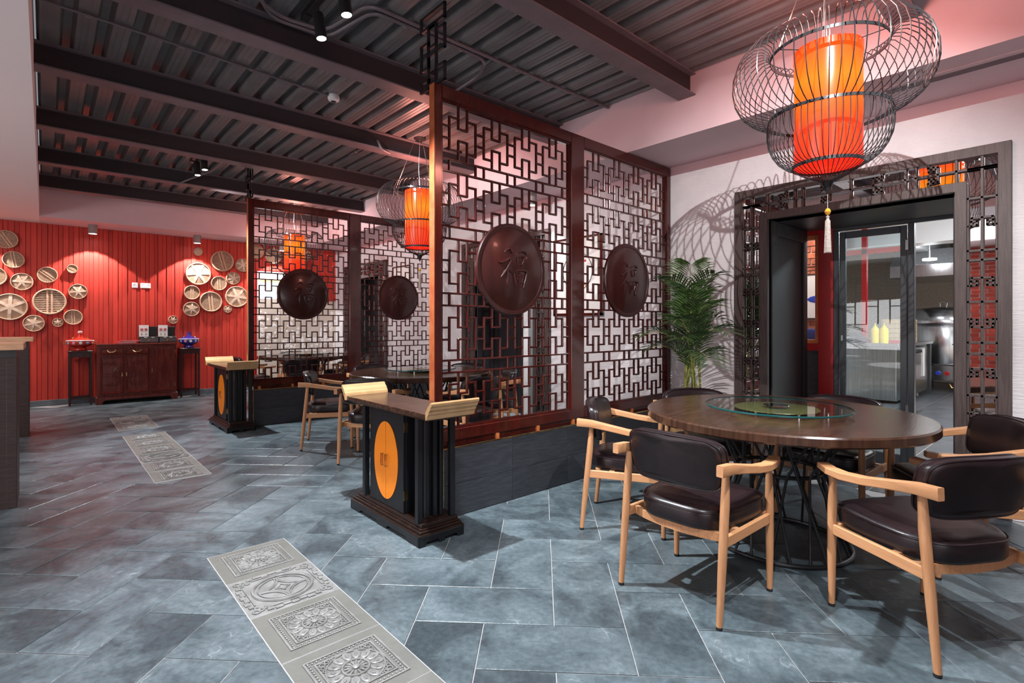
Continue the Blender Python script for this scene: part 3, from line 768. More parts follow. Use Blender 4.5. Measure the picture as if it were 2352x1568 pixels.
def turntable(label, loc):
    t = thing('lazy_susan', label, 'turntable', loc, world=False)
    MB().lathe([(0, 0), (.120, 0), (.126, .006), (.120, .016), (0, .016)], 48).build('base', 'chrome', t, smooth=True)
    MB().lathe([(0, .016), (.222, .016), (.224, .0185), (.222, .021), (0, .021)], 64).build('glitter_disc', 'glitter', t, smooth=True)
    MB().lathe([(.3785, .033), (0, .033)], 96, caps=False).build('glass_top', 'glass_table', t)
    MB().lathe([(.3782, .0235), (.381, .026), (.381, .032), (.3782, .0345)], 96).build('glass_rim', 'glass_edge', t, smooth=True)
    MB().lathe([(0, .0345), (.070, .0345), (.068, .0365), (0, .038)], 40).build('hub', 'chrome', t, smooth=True)
    for k in range(8):
        a = 2 * PI * k / 8; MB().lathe([(.006, .0), (.006, .016), (.010, .0235)], 8, (.27 * math.cos(a), .27 * math.sin(a), 0)).build('stud', 'chrome', t)
    return t
tt1 = turntable('glass turntable with a glittering centre, on the nearest round table', (3.145, 1.232, .7505))
tt2 = dup(tt1, (3.02, 4.86, .7505), 0, 'glass turntable on the round table between the two screens')
tt3 = dup(tt1, (3.22, 8.70, .7505), 0, 'glass turntable on the round table behind the farther screen')

# ================================================================== CHAIRS
def cushion(outline, levels, fn):
    # outline: closed 2-D loop; levels: (inset, height); fn maps (x, y, h) to space
    c = Vector((sum(p[0] for p in outline) / len(outline), sum(p[1] for p in outline) / len(outline)))
    L = []
    for ins, h in levels:
        lay = []
        for p in outline:
            d = Vector(p) - c; l = d.length; q = c + d * max(.0, (l - ins) / l); lay.append(fn(q.x, q.y, h))
        L.append(lay)
    return MB().layers(L)
def chair(label, loc, rz):
    t = thing('armchair', label, 'chair', loc, rz, world=False)
    for sy in (-1, 1):
        for nm, P, rr in (('leg', [(-.240, sy * .247, .012), (-.215, sy * .247, .26), (-.190, sy * .246, .50), (-.180, sy * .245, .632)], [.0128, .0178, .0190, .0145]),
                          ('leg', [(.240, sy * .245, .012), (.240, sy * .245, .24), (.238, sy * .244, .44), (.236, sy * .243, .585)], [.0128, .0178, .0190, .0135])):
            l = MB().tube(P, rr, 14).build(nm, 'beech', t, smooth=True)
            MB().lathe([(.0130, 0), (.0134, .006), (.0134, .013)], 14, (P[0][0], P[0][1], 0)).build('foot_cap', 'rubber', l)
        # arm: a board that sweeps down towards the front and turns up and inwards a little at its end
        C = [(-.265, .262, .655), (-.18, .266, .652), (-.08, .270, .636), (.04, .272, .615), (.15, .268, .603), (.23, .258, .603), (.295, .243, .612)]
        Wd = [.030, .036, .042, .048, .052, .054, .050]; Th = [.046, .042, .036, .033, .032, .030, .026]
        L = []; m = len(C)
        for i in range(m):
            d = Vector(C[min(i + 1, m - 1)]) - Vector(C[max(i - 1, 0)]); d.normalize(); sd = Vector((-d.y, d.x, 0)).normalized(); up = sd.cross(d) * -1
            if up.z < 0: up = -up
            c = Vector(C[i]); w, h = Wd[i] / 2, Th[i] / 2; lay = []
            for (a, b) in ((-1, -.8), (-.88, -1), (.88, -1), (1, -.8), (1, .8), (.88, 1), (-.88, 1), (-1, .8)):
                p = c + sd * a * w + up * b * h; lay.append((p.x, sy * p.y, p.z))
            L.append(lay)
        MB().layers(L).build('armrest', 'beech_arm', t, smooth=True, angle=26)
        MB().bar((-.205, sy * .246, .345), (.238, sy * .244, .345), .020, .046).build('side_rail', 'beech_arm', t, bev=.003)
    MB().bar((.215, -.235, .352), (.215, .235, .352), .024, .05).build('front_rail', 'beech_arm', t, bev=.003)
    fr = MB()
    P = []
    for k in range(13):
        y = -.235 + .47 * k / 12; x = -.135 - .045 * (1 - (y / .235) ** 2); P.append((x, y, .343))
    for a, b in zip(P, P[1:]): fr.bar(a, b, .022, .036)
    fr.build('rear_rail', 'beech_arm', t)
    MB().bar((-.06, -.24, .352), (-.06, .24, .352), .03, .03).build('cross_bar', 'beech_arm', t)
    O = []
    for k in range(72):
        a = 2 * PI * k / 72; ca, sa = math.cos(a), math.sin(a); e = .42
        x = .240 * math.copysign(abs(ca) ** e, ca); y = math.copysign(abs(sa) ** e, sa)
        wy = .230 + (x / .240) * .010
        if x < -.05: wy *= 1 - .20 * ((-.05 - x) / .175) ** 2
        O.append((x + .035, y * wy))
    sc_ = cushion(O, [(.020, .360), (.006, .363), (0, .374), (0, .424), (.004, .438), (.014, .448), (.035, .456), (.075, .463), (.13, .467)], lambda x, y, h: (x, y, h + .010 * max(0, (x - .05)) / .2))
    seat = sc_.build('seat', 'leather', t, smooth=True, angle=60)
    MB().tube([(p[0], p[1], .4375 + .010 * max(0, (p[0] - .05)) / .2) for p in O], .0042, 6, True).build('piping', 'piping', seat, smooth=True)
    B = []
    for k in range(72):
        a = 2 * PI * k / 72; ca, sa = math.cos(a), math.sin(a); e = .36
        B.append((.234 * math.copysign(abs(ca) ** e, ca), .112 * math.copysign(abs(sa) ** e, sa)))
    def bk(y, z, h):     # y across, z up, h depth; curved in plan, leaning back
        zz = z + .012 * (1 - (y / .234) ** 2)
        return (-.212 + .055 * (y / .234) ** 2 - .16 * z + h, y * (1 - .05 * (z < 0) * min(1, -z / .112)), .640 + zz)
    lev = [(.030, -.031), (.010, -.029), (0, -.022), (0, .020), (.008, .030), (.03, .036), (.07, .040)]
    back = cushion(B, lev, bk).build('backrest', 'leather', t, smooth=True, angle=60)
    for hh in (-.0235, .0225):
        MB().tube([bk(p[0], p[1], hh) for p in B], .0042, 6, True).build('piping', 'piping', back, smooth=True)
    return t
def cc(rm, deg): return (rm[0] + .24 * math.cos(R(deg)), rm[1] + .24 * math.sin(R(deg)), 0)
ch = chair('dark leather armchair with its back to the viewer, left front of the nearest table', (2.303, 1.272, 0), R(-1))
def seatat(x, y, deg, label): return dup(ch, (x, y, 0), R(deg), label)
seatat(2.777, 2.004, -61, 'dark leather armchair seen from the side, between nearest table and nearer plinth')
seatat(2.697, .453, 58.9, 'dark leather armchair at lower right, the closest chair of all')
seatat(3.607, .461, 125, 'dark leather armchair at the right edge of the photo, behind the closest chair')
seatat(3.52, 1.87, 235, 'dark leather armchair behind the nearest table, in front of the palm')
seatat(3.83, 1.15, 177, 'dark leather armchair behind the nearest table, in front of the glass door')
seatat(2.217, 5.347, -28, 'dark leather armchair beside the middle table, side on, near the farther plinth')
seatat(2.29, 4.484, 44, 'dark leather armchair partly hidden by the gold-ended top of the nearer cabinet')
x, y, _ = cc((3.03, 3.74), 97); seatat(x, y, 97, 'dark leather armchair at the middle table, its back seen through the nearer screen')
x, y, _ = cc((3.86, 4.27), 150); seatat(x, y, 150, 'dark leather armchair at the middle table, rightmost seen through the nearer screen')
x, y, _ = cc((2.93, 5.90), 276); seatat(x, y, 276, 'dark leather armchair behind the middle table, against the farther screen')
x, y, _ = cc((3.98, 5.25), 205); seatat(x, y, 205, 'dark leather armchair at the middle table, on its far right by the doorway')
x, y, _ = cc((2.74, 7.57), 68); seatat(x, y, 68, 'dark leather armchair at the far table, its back seen through the farther screen')
x, y, _ = cc((2.10, 8.62), -4); seatat(x, y, -4, 'dark leather armchair at the far table, leftmost, by the farther cabinet')
x, y, _ = cc((3.98, 7.98), 148); seatat(x, y, 148, 'dark leather armchair at the far table, rightmost through the farther screen')
x, y, _ = cc((4.22, 9.0), 195); seatat(x, y, 195, 'dark leather armchair at the far table, on the side of the white wall')
x, y, _ = cc((3.35, 9.72), 262); seatat(x, y, 262, 'dark leather armchair at the far table, in front of the blossom panels')
seatat(-.50, 6.9, 100, 'dark leather armchair mostly hidden behind the dark counters at left')

# ================================================================== LANTERNS
def lantern(label, loc):
    t = thing('cage_lantern', label, 'pendant lamp', loc, world=False)      # origin at the bottom ring level
    SH = .61
    shd = MB()
    shd.lathe([(.156, 0), (.158, .004), (.158, SH), (.155, SH), (.155, .006), (.153, .004)], 64)
    shd.build('lamp_shade', 'lantern_cloth', t, smooth=True)
    MB().lathe([(.1585, SH - .05), (.1605, SH - .05), (.1605, SH), (.1585, SH)], 64).build('shade_band', 'lantern_cloth', t, smooth=True)
    MB().lathe([(0, .028), (.150, .028), (.150, .032), (0, .032)], 48).build('shade_floor', 'lantern_cloth', t)
    bulb = MB().lathe([(0, .20), (.022, .205), (.024, .30), (.018, .36), (0, .37)], 16).build('bulb', 'lamp_bulb', t, smooth=True)
    def hoop(rad, z, h, nm):
        MB().lathe([(rad - .002, z - h / 2), (rad + .002, z - h / 2), (rad + .002, z + h / 2), (rad - .002, z + h / 2), (rad - .002, z - h / 2)], 72).build(nm, 'wire_steel', t, smooth=True)
    hoop(.272, .600, .016, 'top_hoop'); hoop(.282, .258, .016, 'middle_hoop'); hoop(.166, .0, .018, 'bottom_hoop')
    def prof_up():
        P = []
        for k in range(17):
            a = R(205 - 290 * k / 16); P.append((.345 + .118 * math.cos(a), .435 + .215 * math.sin(a)))
        P[0] = (.270, .603); P = [(.270, .600), (.285, .640), (.315, .664), (.355, .662), (.400, .632), (.438, .580), (.460, .510), (.463, .450), (.452, .392), (.425, .340), (.385, .302), (.340, .276), (.300, .262), (.282, .258)]
        return P
    def prof_dn(): return [(.282, .262), (.288, .225), (.289, .180), (.282, .130), (.265, .085), (.238, .044), (.205, .015), (.166, .000)]
    def prof_cone(): return [(.166, 0), (.135, -.028), (.095, -.053), (.055, -.074), (.024, -.090)]
    def cage(pf, n, nm, r_, sw=0.0):
        g = MB()
        for k in range(n):
            a = 2 * PI * k / n; m = len(pf)
            g.tube([(p[0] * math.cos(a + sw * i / m), p[0] * math.sin(a + sw * i / m), p[1]) for i, p in enumerate(pf)], r_, 4)
        g.build(nm, 'wire_steel', t, smooth=True, kind='stuff')
    cage(prof_up(), 60, 'upper_cage_wires', .0026); cage(prof_dn(), 60, 'lower_cage_wires', .0025); cage(prof_cone(), 40, 'bottom_wires', .0022)
    MB().lathe([(.030, -.086), (.026, -.096), (.010, -.135), (.004, -.148), (0, -.150)], 20).build('finial', 'wire_black', t, smooth=True)
    for k in range(3):
        a = 2 * PI * k / 3 + .4; MB().tube([(.155 * math.cos(a), .155 * math.sin(a), .605), (.272 * math.cos(a), .272 * math.sin(a), .600)], .0025, 5).build('spoke', 'wire_steel', t)
    cb = MB(); H = 3.268 - loc[2]
    for k in range(3):
        a = 2 * PI * k / 3 + .4
        for q in (-.02, .02): cb.tube([(.272 * math.cos(a + q), .272 * math.sin(a + q), .605), (.05 * math.cos(a), .05 * math.sin(a), H)], .0011, 4)
    cb.tube([(0, 0, .37), (.012, .004, .55), (-.008, .01, .85), (0, 0, H)], .0022, 5)
    cb.build('cables', 'cable', t)
    MB().lathe([(0, H), (.062, H), (.066, H + .004), (.066, H + .022), (0, H + .022)], 28).build('canopy', 'black_plastic', t, smooth=True)
    MB().tube([(0, 0, -.150), (0, 0, -.225)], .0016, 5).build('cord', 'tassel', t)
    MB().lathe([(0, -.263), (.010, -.257), (.0155, -.243), (.010, -.229), (0, -.223)], 16).build('bead', 'amber', t, smooth=True)
    ts = MB().lathe([(.0, -.262), (.010, -.268), (.006, -.280), (.0115, -.292), (.0135, -.36), (.016, -.455), (0, -.456)], 14)
    for k in range(22):
        a = 2 * PI * k / 22; ts.tube([(.011 * math.cos(a), .011 * math.sin(a), -.29), (.0135 * math.cos(a), .0135 * math.sin(a), -.37), (.0165 * math.cos(a + .1), .0165 * math.sin(a + .1), -.46)], .0013, 4)
    ts.build('tassel', 'tassel', t, smooth=True)
    return t
mk('lamp_bulb', (1, .9, .7), .4, emit=(1, .80, .45), estr=14)
ZL = 2.088
LP = [(3.08, .945), (3.05, 4.92), (3.03, 8.70)]
la = lantern('big red-orange lantern in a black wire cage, nearest the viewer', (*LP[0], ZL))
dup(la, (*LP[1], ZL), 0, 'red-orange lantern in a black wire cage, over the middle table')
dup(la, (*LP[2], ZL), 0, 'red-orange lantern in a black wire cage, seen through the farther screen')
for (x, y) in LP:
    point((x, y, ZL + .72), 22, .12, (1, .36, .28)); point((x, y, ZL + .30), 12, .1, (1, .36, .22))

# ================================================================== DOORWAYS IN THE RIGHT WALL
def flatbar(g, P, w, x0, x1):
    # flat ribbon of boards following a polyline in the (y, z) plane
    for a, b in zip(P, P[1:]):
        a, b = Vector(a), Vector(b); d = (b - a).normalized() * (w / 2); a2, b2 = a - d * .96, b + d * .96
        n = Vector((-d.y, d.x))
        Q = [a2 + n, b2 + n, b2 - n, a2 - n]
        g.prism([(q.x, q.y) for q in Q], lambda p, x: (x, p[0], p[1]), x0, x1)
def knot(g, c, s, axis, x0, x1, half):
    # the stepped cloud-shaped bracket on either side of the middle bar
    w = .015
    for sg in (-1, 1):
        L = [(half + .004, 0), (half - .022, 0), (half - .022, .030 * s), (half - .050, .030 * s), (half - .050, .004 * s), (half - .036, .004 * s)]
        for P in (L, [(half - .022, .028 * s), (half - .026, .052 * s), (0, .052 * s)]):
            Q = [((c[0] + sg * p[0], c[1] + p[1]) if axis == 'z' else (c[0] + p[1], c[1] + sg * p[0])) for p in P]
            flatbar(g, Q, w, x0, x1)
def portal(n_, yc, glazed):
    OY, OZ = .892, 2.421            # outer half width and height
    a, b = XR - .045, XR
    t = struct(MB().prism([(yc - PW - .062, 0), (yc - PW, 0), (yc - PW, PH), (yc + PW, PH), (yc + PW, 0), (yc + PW + .062, 0), (yc + PW + .062, PH + .062), (yc - PW - .062, PH + .062)], lambda p, x: (x, p[0], p[1]), a, b).build('door_%d' % n_, 'portal_wood', None, bev=.002, off=(0, 0, 0)))
    MB().prism([(yc - OY, 0), (yc - OY + .066, 0), (yc - OY + .066, OZ - .066), (yc + OY - .066, OZ - .066), (yc + OY - .066, 0), (yc + OY, 0), (yc + OY, OZ), (yc - OY, OZ)], lambda p, x: (x, p[0], p[1]), a, b).build('outer_frame', 'portal_wood', t, bev=.002)
    i0, i1 = PW + .062, OY - .066
    for s_ in (-1, 1):
        MB().bb(XR - .010, XR - .006, min(yc + s_ * i0, yc + s_ * i1), max(yc + s_ * i0, yc + s_ * i1), 0, OZ - .066).build('mirror_strip', 'mirror', t, label='mirror behind the fretwork')
    MB().bb(XR - .010, XR - .006, yc - i0, yc + i0, PH + .062, OZ - .066).build('mirror_strip', 'mirror', t, label='mirror behind the fretwork')
    x0, x1 = XR - .038, XR - .020; w = .016; mid = (i0 + i1) / 2; half = (i1 - i0) / 2
    zt = (PH + .062 + OZ - .066) / 2
    for s_ in (-1, 1):
        g = MB(); y = yc + s_ * mid
        g.bb(x0, x1, y - w / 2, y + w / 2, 0, OZ - .066)
        for e in (-1, 1): g.bb(x0, x1, y + e * (half - .006) - .006, y + e * (half - .006) + .006, .02, 2.18)
        for z in (zt, 2.084, 1.737, 1.674, 1.399, 1.13, 1.055, .78, .50, .43, .17): g.bb(x0, x1, y - half, y + half, z - w / 2, z + w / 2)
        for z, s2 in ((1.90, 1), (1.505, 1), (1.285, -1), (.905, 1), (.66, -1), (.29, 1)): knot(g, (y, z), s2, 'z', x0, x1, half)
        g.build('side_fretwork', 'portal_wood', t, bev=.0015)
    g = MB(); g.bb(x0, x1, yc - i1, yc + i1, zt - w / 2, zt + w / 2)
    for y in (-.62, -.40, -.34, 0, .34, .40, .62): g.bb(x0, x1, yc + y - w / 2, yc + y + w / 2, PH + .062, OZ - .066)
    for y, s2 in ((-.47, -1), (-.20, 1), (.20, -1), (.47, 1)): knot(g, (yc + y, zt), s2, 'y', x0, x1, (OZ - .066 - PH - .062) / 2)
    g.build('top_fretwork', 'portal_wood', t, bev=.0015)
    XB = 5.45 if glazed else 5.0
    # deep reveal with a recessed panel on the left
    MB().bb(XR, XB, yc + PW, yc + PW + .04, 0, PH).build('reveal', 'portal_dark', t)
    MB().bb(XR, XB, yc - PW - .04, yc - PW, 0, PH).build('reveal', 'portal_dark', t)
    MB().bb(XR, XB, yc - PW - .04, yc + PW + .04, PH, PH + .04).build('head', 'portal_dark', t)
    fr = MB()
    for s_ in (-1, 1):
        y0, y1 = sorted((yc + s_ * PW, yc + s_ * (PW - .016)))
        fr.bb(XR + .02, XR + .13, y0, y1, 0, PH).bb(XB - .10, XB, y0, y1, 0, PH).bb(XR + .13, XB - .10, y0, y1, PH - .12, PH).bb(XR + .13, XB - .10, y0, y1, 0, .12)
    fr.build('reveal_frame', 'portal_dark', t, bev=.004)
    if not glazed:
        for k in range(2):
            y0 = yc - PW + k * PW; d = MB().bb(XB - .04, XB, y0 + .002, y0 + PW - .002, .005, PH - .004).build('door_leaf', 'portal_dark', t, bev=.003)
            m = MB(); P0, P1, z0, z1 = y0 + .09, y0 + PW - .09, .12, PH - .12
            for q, wq in ((0, .012), (.02, .006)):
                m.bb(XB - .05, XB - .038, P0 + q, P0 + q + wq, z0 + q, z1 - q).bb(XB - .05, XB - .038, P1 - q - wq, P1 - q, z0 + q, z1 - q).bb(XB - .05, XB - .038, P0 + q + wq, P1 - q - wq, z0 + q, z0 + q + wq).bb(XB - .05, XB - .038, P0 + q + wq, P1 - q - wq, z1 - q - wq, z1 - q)
            m.build('leaf_moulding', 'portal_dark', d)
    return t
portal(1, PORT[0], True); portal(2, PORT[1], False); portal(3, PORT[2], False)

# glazed door and the kitchen behind the first doorway ---------------------------------
XG = 5.50
d4 = MB(); yc = PORT[0]
d4.bb(XG, XG + .06, 1.600, 1.640, 0, 2.119).bb(XG, XG + .06, 1.030, 1.075, 0, 2.119).bb(XG, XG + .06, .55, 1.640, 2.119, 2.20).bb(XG, XG + .06, .55, .60, 0, 2.119)
d4 = struct(d4.build('door_4', 'iron_frame', None, bev=.003, off=(0, 0, 0)))
lf = MB().bb(XG + .01, XG + .05, 1.545, 1.592, .02, 2.105).bb(XG + .01, XG + .05, 1.082, 1.130, .02, 2.105).bb(XG + .01, XG + .05, 1.130, 1.545, 2.045, 2.105).bb(XG + .01, XG + .05, 1.130, 1.545, .02, .12)
lf = lf.build('glazed_leaf', 'iron_frame', d4, bev=.003)
MB().bb(XG + .027, XG + .033, 1.130, 1.545, .12, 2.045).build('pane', 'glass_door', lf)
for z in (1.93, .52):
    MB().bb(XG - .012, XG + .01, 1.066, 1.092, z - .045, z + .045).build('hinge', 'steel_dark', d4, bev=.003)
MB().bb(XG - .004, XG + .01, 1.562, 1.576, 1.10, 1.15).build('lock', 'steel_dark', lf)
# partition left of the glazed door: red post, orange-framed window, dark kick panel
wk = MB().bb(XG, XG + .08, 1.642, 1.768, 0, 2.6).bb(XG, XG + .08, 1.768, 2.75, 1.0, 1.066).bb(XG, XG + .08, 1.768, 2.75, 2.11, 2.6).bb(XG, XG + .08, .30, 1.768, 2.201, 2.6).bb(XG, XG + .08, .30, .549, 0, 2.2)
wk = struct(wk.build('trim_2', 'red_paint', None, off=(0, 0, 0)))
MB().bb(XG + .02, XG + .05, 1.768, 2.75, 0, 1.0).build('kick_panel', 'diamond_plate', wk)
w1 = MB().bb(XG + .01, XG + .07, 1.769, 1.800, 1.067, 2.109).bb(XG + .01, XG + .07, 1.800, 2.75, 1.067, 1.105).bb(XG + .01, XG + .07, 1.800, 2.75, 2.065, 2.109).bb(XG + .02, XG + .06, 1.800, 2.75, 1.80, 1.812)
struct(w1.build('window_1', 'orange_wood', None, off=(0, 0, 0), bev=.003))
kf = struct(MB().bb(XR + .1, 15.0, -1.5, 5.0, -.2, -.004).build('floor', 'mortar', None, off=(0, 0, 0)))
tl = MB().bb(-.2975, .2975, -.2975, .2975, -.01, 0).build('tile', 'black_tile', kf, off=(0, 0, 0), bev=.002); tlm = tl.data; bpy.data.objects.remove(tl)
for i in range(17):
    for j in range(9):
        x, y = XR + .33 + i * .6, -.95 + j * .6
        if .10 < y / x < .36 or x < 6: inst(tlm, kf, 'tile', (x, y, 0))
dr = MB()
for k in range(9): dr.bb(9.0 + k * .05, 9.03 + k * .05, 1.70, 1.98, .001, .012)
tag(dr.bb(8.96, 9.48, 1.68, 1.70, .001, .012).bb(8.96, 9.48, 1.98, 2.0, .001, .012).build('drain_grate', 'steel_dark', None, off=(0, 0, 0)), 'dark slotted drain grate in the kitchen floor', 'drain')
struct(MB().bb(14.6, 14.8, -1.5, 5, 0, 3.1).build('wall_kitchen', 'beige_tile', None, off=(0, 0, 0)))
struct(MB().bb(XR + .15, 15, -1.6, -1.5, 0, 3.1).bb(XR + .15, 15, 5, 5.1, 0, 3.1).build('wall_kitchen_sides', 'white_paint', None, off=(0, 0, 0)))
kc = struct(MB().bb(XR + .15, 15, -1.6, 5.1, 3.0, 3.1).build('ceiling_kitchen', 'white_paint', None, off=(0, 0, 0)))
MB().bb(10.4, 10.8, -1.5, 5, 2.55, 3.0).build('ceiling_beam', 'white_paint', kc)
MB().bb(11.2, 14.6, 2.10, 2.35, 2.62, 3.0).build('ceiling_beam', 'white_paint', kc)
# steel hood
t = thing('extractor_hood', 'long stainless steel extractor hood over the cooking range', 'hood', (12.6, 1.6, 2.15))
P = [(11.9, 2.12), (11.9, 2.34), (12.35, 2.66), (13.9, 2.66), (13.9, 2.12)]
MB().prism(P, lambda p, y: (p[0], y, p[1]), .2, 2.6).build('hood_body', 'steel', t, bev=.005)
MB().bb(12.8, 13.3, 1.2, 1.7, 2.66, 3.0).build('duct', 'steel', t)
tag(MB().lathe([(0, 0), (.10, 0), (.10, .03), (0, .03)], 24, (11.4, 1.92, 2.36)).build('bright_lamp', 'kitchen_lamp', None, off=(0, 0, 0)), 'glaring round lamp in front of the steel hood', 'lamp')
MB().bb(11.395, 11.405, 1.915, 1.925, 2.391, 2.996).build('rod', 'white_paint', bpy.data.objects['bright_lamp'])
def can(name, label, loc, h=.14, r_=.055, facemat='lamp_face'):
    t = thing(name, label, 'downlight', loc, world=False)
    MB().lathe([(0, 0), (r_, 0), (r_, -h), (r_ - .006, -h), (r_ - .006, -h + .012), (0, -h + .012)], 28).build('housing', 'fixture_grey', t, smooth=True)
    MB().lathe([(0, -h + .004), (r_ - .007, -h + .004), (r_ - .007, -h + .010), (0, -h + .010)], 28).build('lamp_face', facemat, t)
    return t
can('downlight', 'grey cylindrical downlight on the kitchen ceiling behind the doorway', (9.3, 1.65, 2.999), .16, .10)
# counter, oven, cooker
t = thing('steel_counter', 'stainless steel counter behind the glazed door', 'counter', (10.3, 2.6, 0))
MB().bb(9.75, 10.6, 2.02, 4.2, .90, .955).build('worktop', 'steel', t, bev=.004)
for k in range(3):
    y0 = 2.06 + k * .70; MB().bb(9.80, 10.55, y0, y0 + .695, .06, .90).build('front_panel', 'steel', t, bev=.004)
t = thing('steel_workbench', 'steel workbench with an oven under it, beside the duck cooker', 'workbench', (11.0, 2.2, 0))
MB().bb(10.62, 12.0, 1.97, 2.7, .905, .95).build('worktop', 'steel', t, bev=.004)
for x in (11.90,): MB().bb(x, x + .06, 1.99, 2.05, .02, .905).build('leg', 'steel_dark', t)
ov = MB().bb(10.64, 11.5, 2.0, 2.68, .10, .87).build('oven', 'steel', t, bev=.006)
MB().bb(11.50, 11.80, 2.02, 2.68, .10, .87).build('perforated_side', 'steel_dark', t)
for k in range(3): MB().lathe([(.03, 0), (.025, .03), (0, .03)], 14, (10.75 + k * .16, 2.0, .80), fn=lambda p: (p[0], -p[2], p[1])).build('control_knob', 'black_plastic', ov)
for x in (10.7, 11.4): MB().lathe([(.03, 0), (.02, .10)], 12, (x, 2.1, 0)).build('foot', 'steel_dark', t)
tag(MB().bb(11.28, 11.42, 1.985, 1.997, .36, .84).build('towel', 'paper', None, off=(0, 0, 0)), 'white towel hanging on the oven front', 'towel')
t = thing('duck_cooker', 'big round stainless cooker with a domed lid, at the back of the kitchen', 'cooker', (13.0, 1.98, 0))
c0 = (13.0, 1.98, 0)
MB().lathe([(0, .50), (.49, .50), (.505, .52), (.505, 1.26), (.49, 1.28), (0, 1.28)], 48, c0).build('drum', 'steel', t, smooth=True)
ld = MB().lathe([(.50, 1.27), (.60, 1.27), (.605, 1.30), (.56, 1.40), (.50, 1.50), (.42, 1.56), (0, 1.60)], 48, c0).build('lid', 'steel', t, smooth=True)
hd = MB().tube([(12.9, 1.92, 1.585), (12.88, 1.90, 1.66), (12.92, 1.96, 1.69), (12.97, 2.02, 1.66), (12.96, 2.02, 1.585)], .012, 8).build('lid_handle', 'chrome', ld, smooth=True)
bx = MB().bb(12.50, 12.72, 1.55, 2.10, .20, .48).build('burner_box', 'steel', t, bev=.005)
for y, m in ((1.98, 'blue_plastic'), (1.85, 'red_paint')): MB().lathe([(.042, 0), (.036, .035), (0, .035)], 16, (12.50, y, .34), fn=lambda p: (-p[2], p[0], p[1])).build('control_knob', m, bx)
for a in range(4): MB().bar((13.0 + .33 * math.cos(a * PI / 2 + .7), 1.98 + .33 * math.sin(a * PI / 2 + .7), 0), (13.0 + .33 * math.cos(a * PI / 2 + .7), 1.98 + .33 * math.sin(a * PI / 2 + .7), .5), .05, .05, (1, 0, 0)).build('leg', 'steel_dark', t)
MB().bb(12.53, 12.56, 1.86, 1.96, .86, .90).bar((12.545, 2.04, .88), (12.545, 1.70, .88), .02, .02).bar((12.545, 1.88, .80), (12.545, 1.88, .98), .03, .03).build('latch', 'chrome', t)
MB().tube([(12.55, 1.72, .20), (12.52, 1.72, .10), (12.5, 1.78, .07), (12.52, 1.82, .14)], .02, 8).build('gas_hose', 'brass', t, smooth=True)
def crate(z, label):
    t = thing('bamboo_crate', label, 'crate', (10.95, 2.26, z), world=False, group='crates stacked on the workbench')
    g = MB()
    for s_ in (-1, 1): g.bb(-.20, .20, s_ * .2 - .012, s_ * .2 + .012, 0, .074).bb(s_ * .2 - .012, s_ * .2 + .012, -.188, .188, 0, .074)
    g.build('sides', 'crate_wood', t, bev=.003); MB().bb(-.18, .18, -.18, .18, .006, .016).build('slats', 'crate_wood', t)
for k in range(5): crate(.951 + k * .078, ['bottom pale wooden crate of the stack on the steel workbench', 'second crate from the bottom of the stack on the steel workbench', 'middle crate of the stack of five on the steel workbench', 'second crate from the top of the stack on the steel workbench', 'topmost crate of the stack on the steel workbench'][k])
def bottle(y, label):
    t = thing('sauce_bottle', label, 'bottle', (9.95, y, .956), world=False, group='sauce bottles on the steel counter')
    MB().lathe([(0, 0), (.055, 0), (.058, .01), (.058, .20), (.048, .235), (.03, .245), (0, .245)], 20).build('body', 'yellow_plastic', t, smooth=True)
    MB().lathe([(.03, .245), (.03, .262), (.012, .27), (.006, .315), (0, .316)], 14).build('nozzle', 'yellow_plastic', t, smooth=True)
bottle(2.37, 'left yellow squeeze bottle on the steel counter'); bottle(2.25, 'right yellow squeeze bottle on the steel counter')
t = thing('card_terminal', 'black box-shaped appliance on the steel counter', 'appliance', (9.95, 2.62, .956))
MB().prism([(2.5, .956), (2.80, .956), (2.80, 1.10), (2.60, 1.13), (2.5, 1.03)], lambda p, x: (x, p[0], p[1]), 9.85, 10.15).build('body', 'black_plastic', t, bev=.01)
MB().bb(9.845, 9.852, 2.62, 2.76, 1.00, 1.05).build('slot', 'steel_dark', t)
struct(MB().bb(10.0, 10.08, 2.50, 2.57, .97, 3.0).bb(10.0, 10.08, 2.02, 5, 2.40, 2.48).bb(10.0, 10.08, 2.02, 5, .957, 1.0).bb(10.0, 10.08, 3.3, 3.38, 1.0, 3.0).build('trim_3', 'red_paint', None, off=(0, 0, 0)))
# brick wall, picture and chair seen through the orange window
bw = struct(MB().bb(7.1, 7.25, 2.12, 3.2, 0, 2.9).build('wall_brick', 'mortar', None, off=(0, 0, 0)))
bk = MB().bb(7.085, 7.11, -.117, .117, -.0325, .0325).build('brick', 'brick', bw, off=(0, 0, 0), bev=.004); bkm2 = bk.data; bpy.data.objects.remove(bk)
for row in range(37):
    for q in range(4):
        y = 2.24 + q * .246 + (.12 if row % 2 else 0)
        if y < 3.15: inst(bkm2, bw, 'brick', (0, y, .05 + row * .076))
t = thing('fish_picture', 'white picture of a blue fish on the brick wall behind the orange window', 'picture', (7.08, 2.35, 1.55))
MB().bb(7.06, 7.084, 2.15, 2.62, 1.33, 1.86).build('sheet', 'paper', t)
MB().lathe([(0, -.10), (.03, -.06), (.045, 0), (.03, .06), (.008, .10), (.03, .14), (0, .141)], 12, (7.058, 2.30, 1.56), fn=lambda p: (p[0] * .1, -p[2], p[1])).build('fish', 'blue_plastic', t)
MB().bb(7.055, 7.084, 2.14, 2.63, 1.86, 1.872).bb(7.055, 7.084, 2.14, 2.63, 1.318, 1.33).build('hanging_rods', 'black_plastic', t)
t = thing('navy_chair', 'navy padded chair seen low through the orange window', 'chair', (6.75, 2.3, 0))
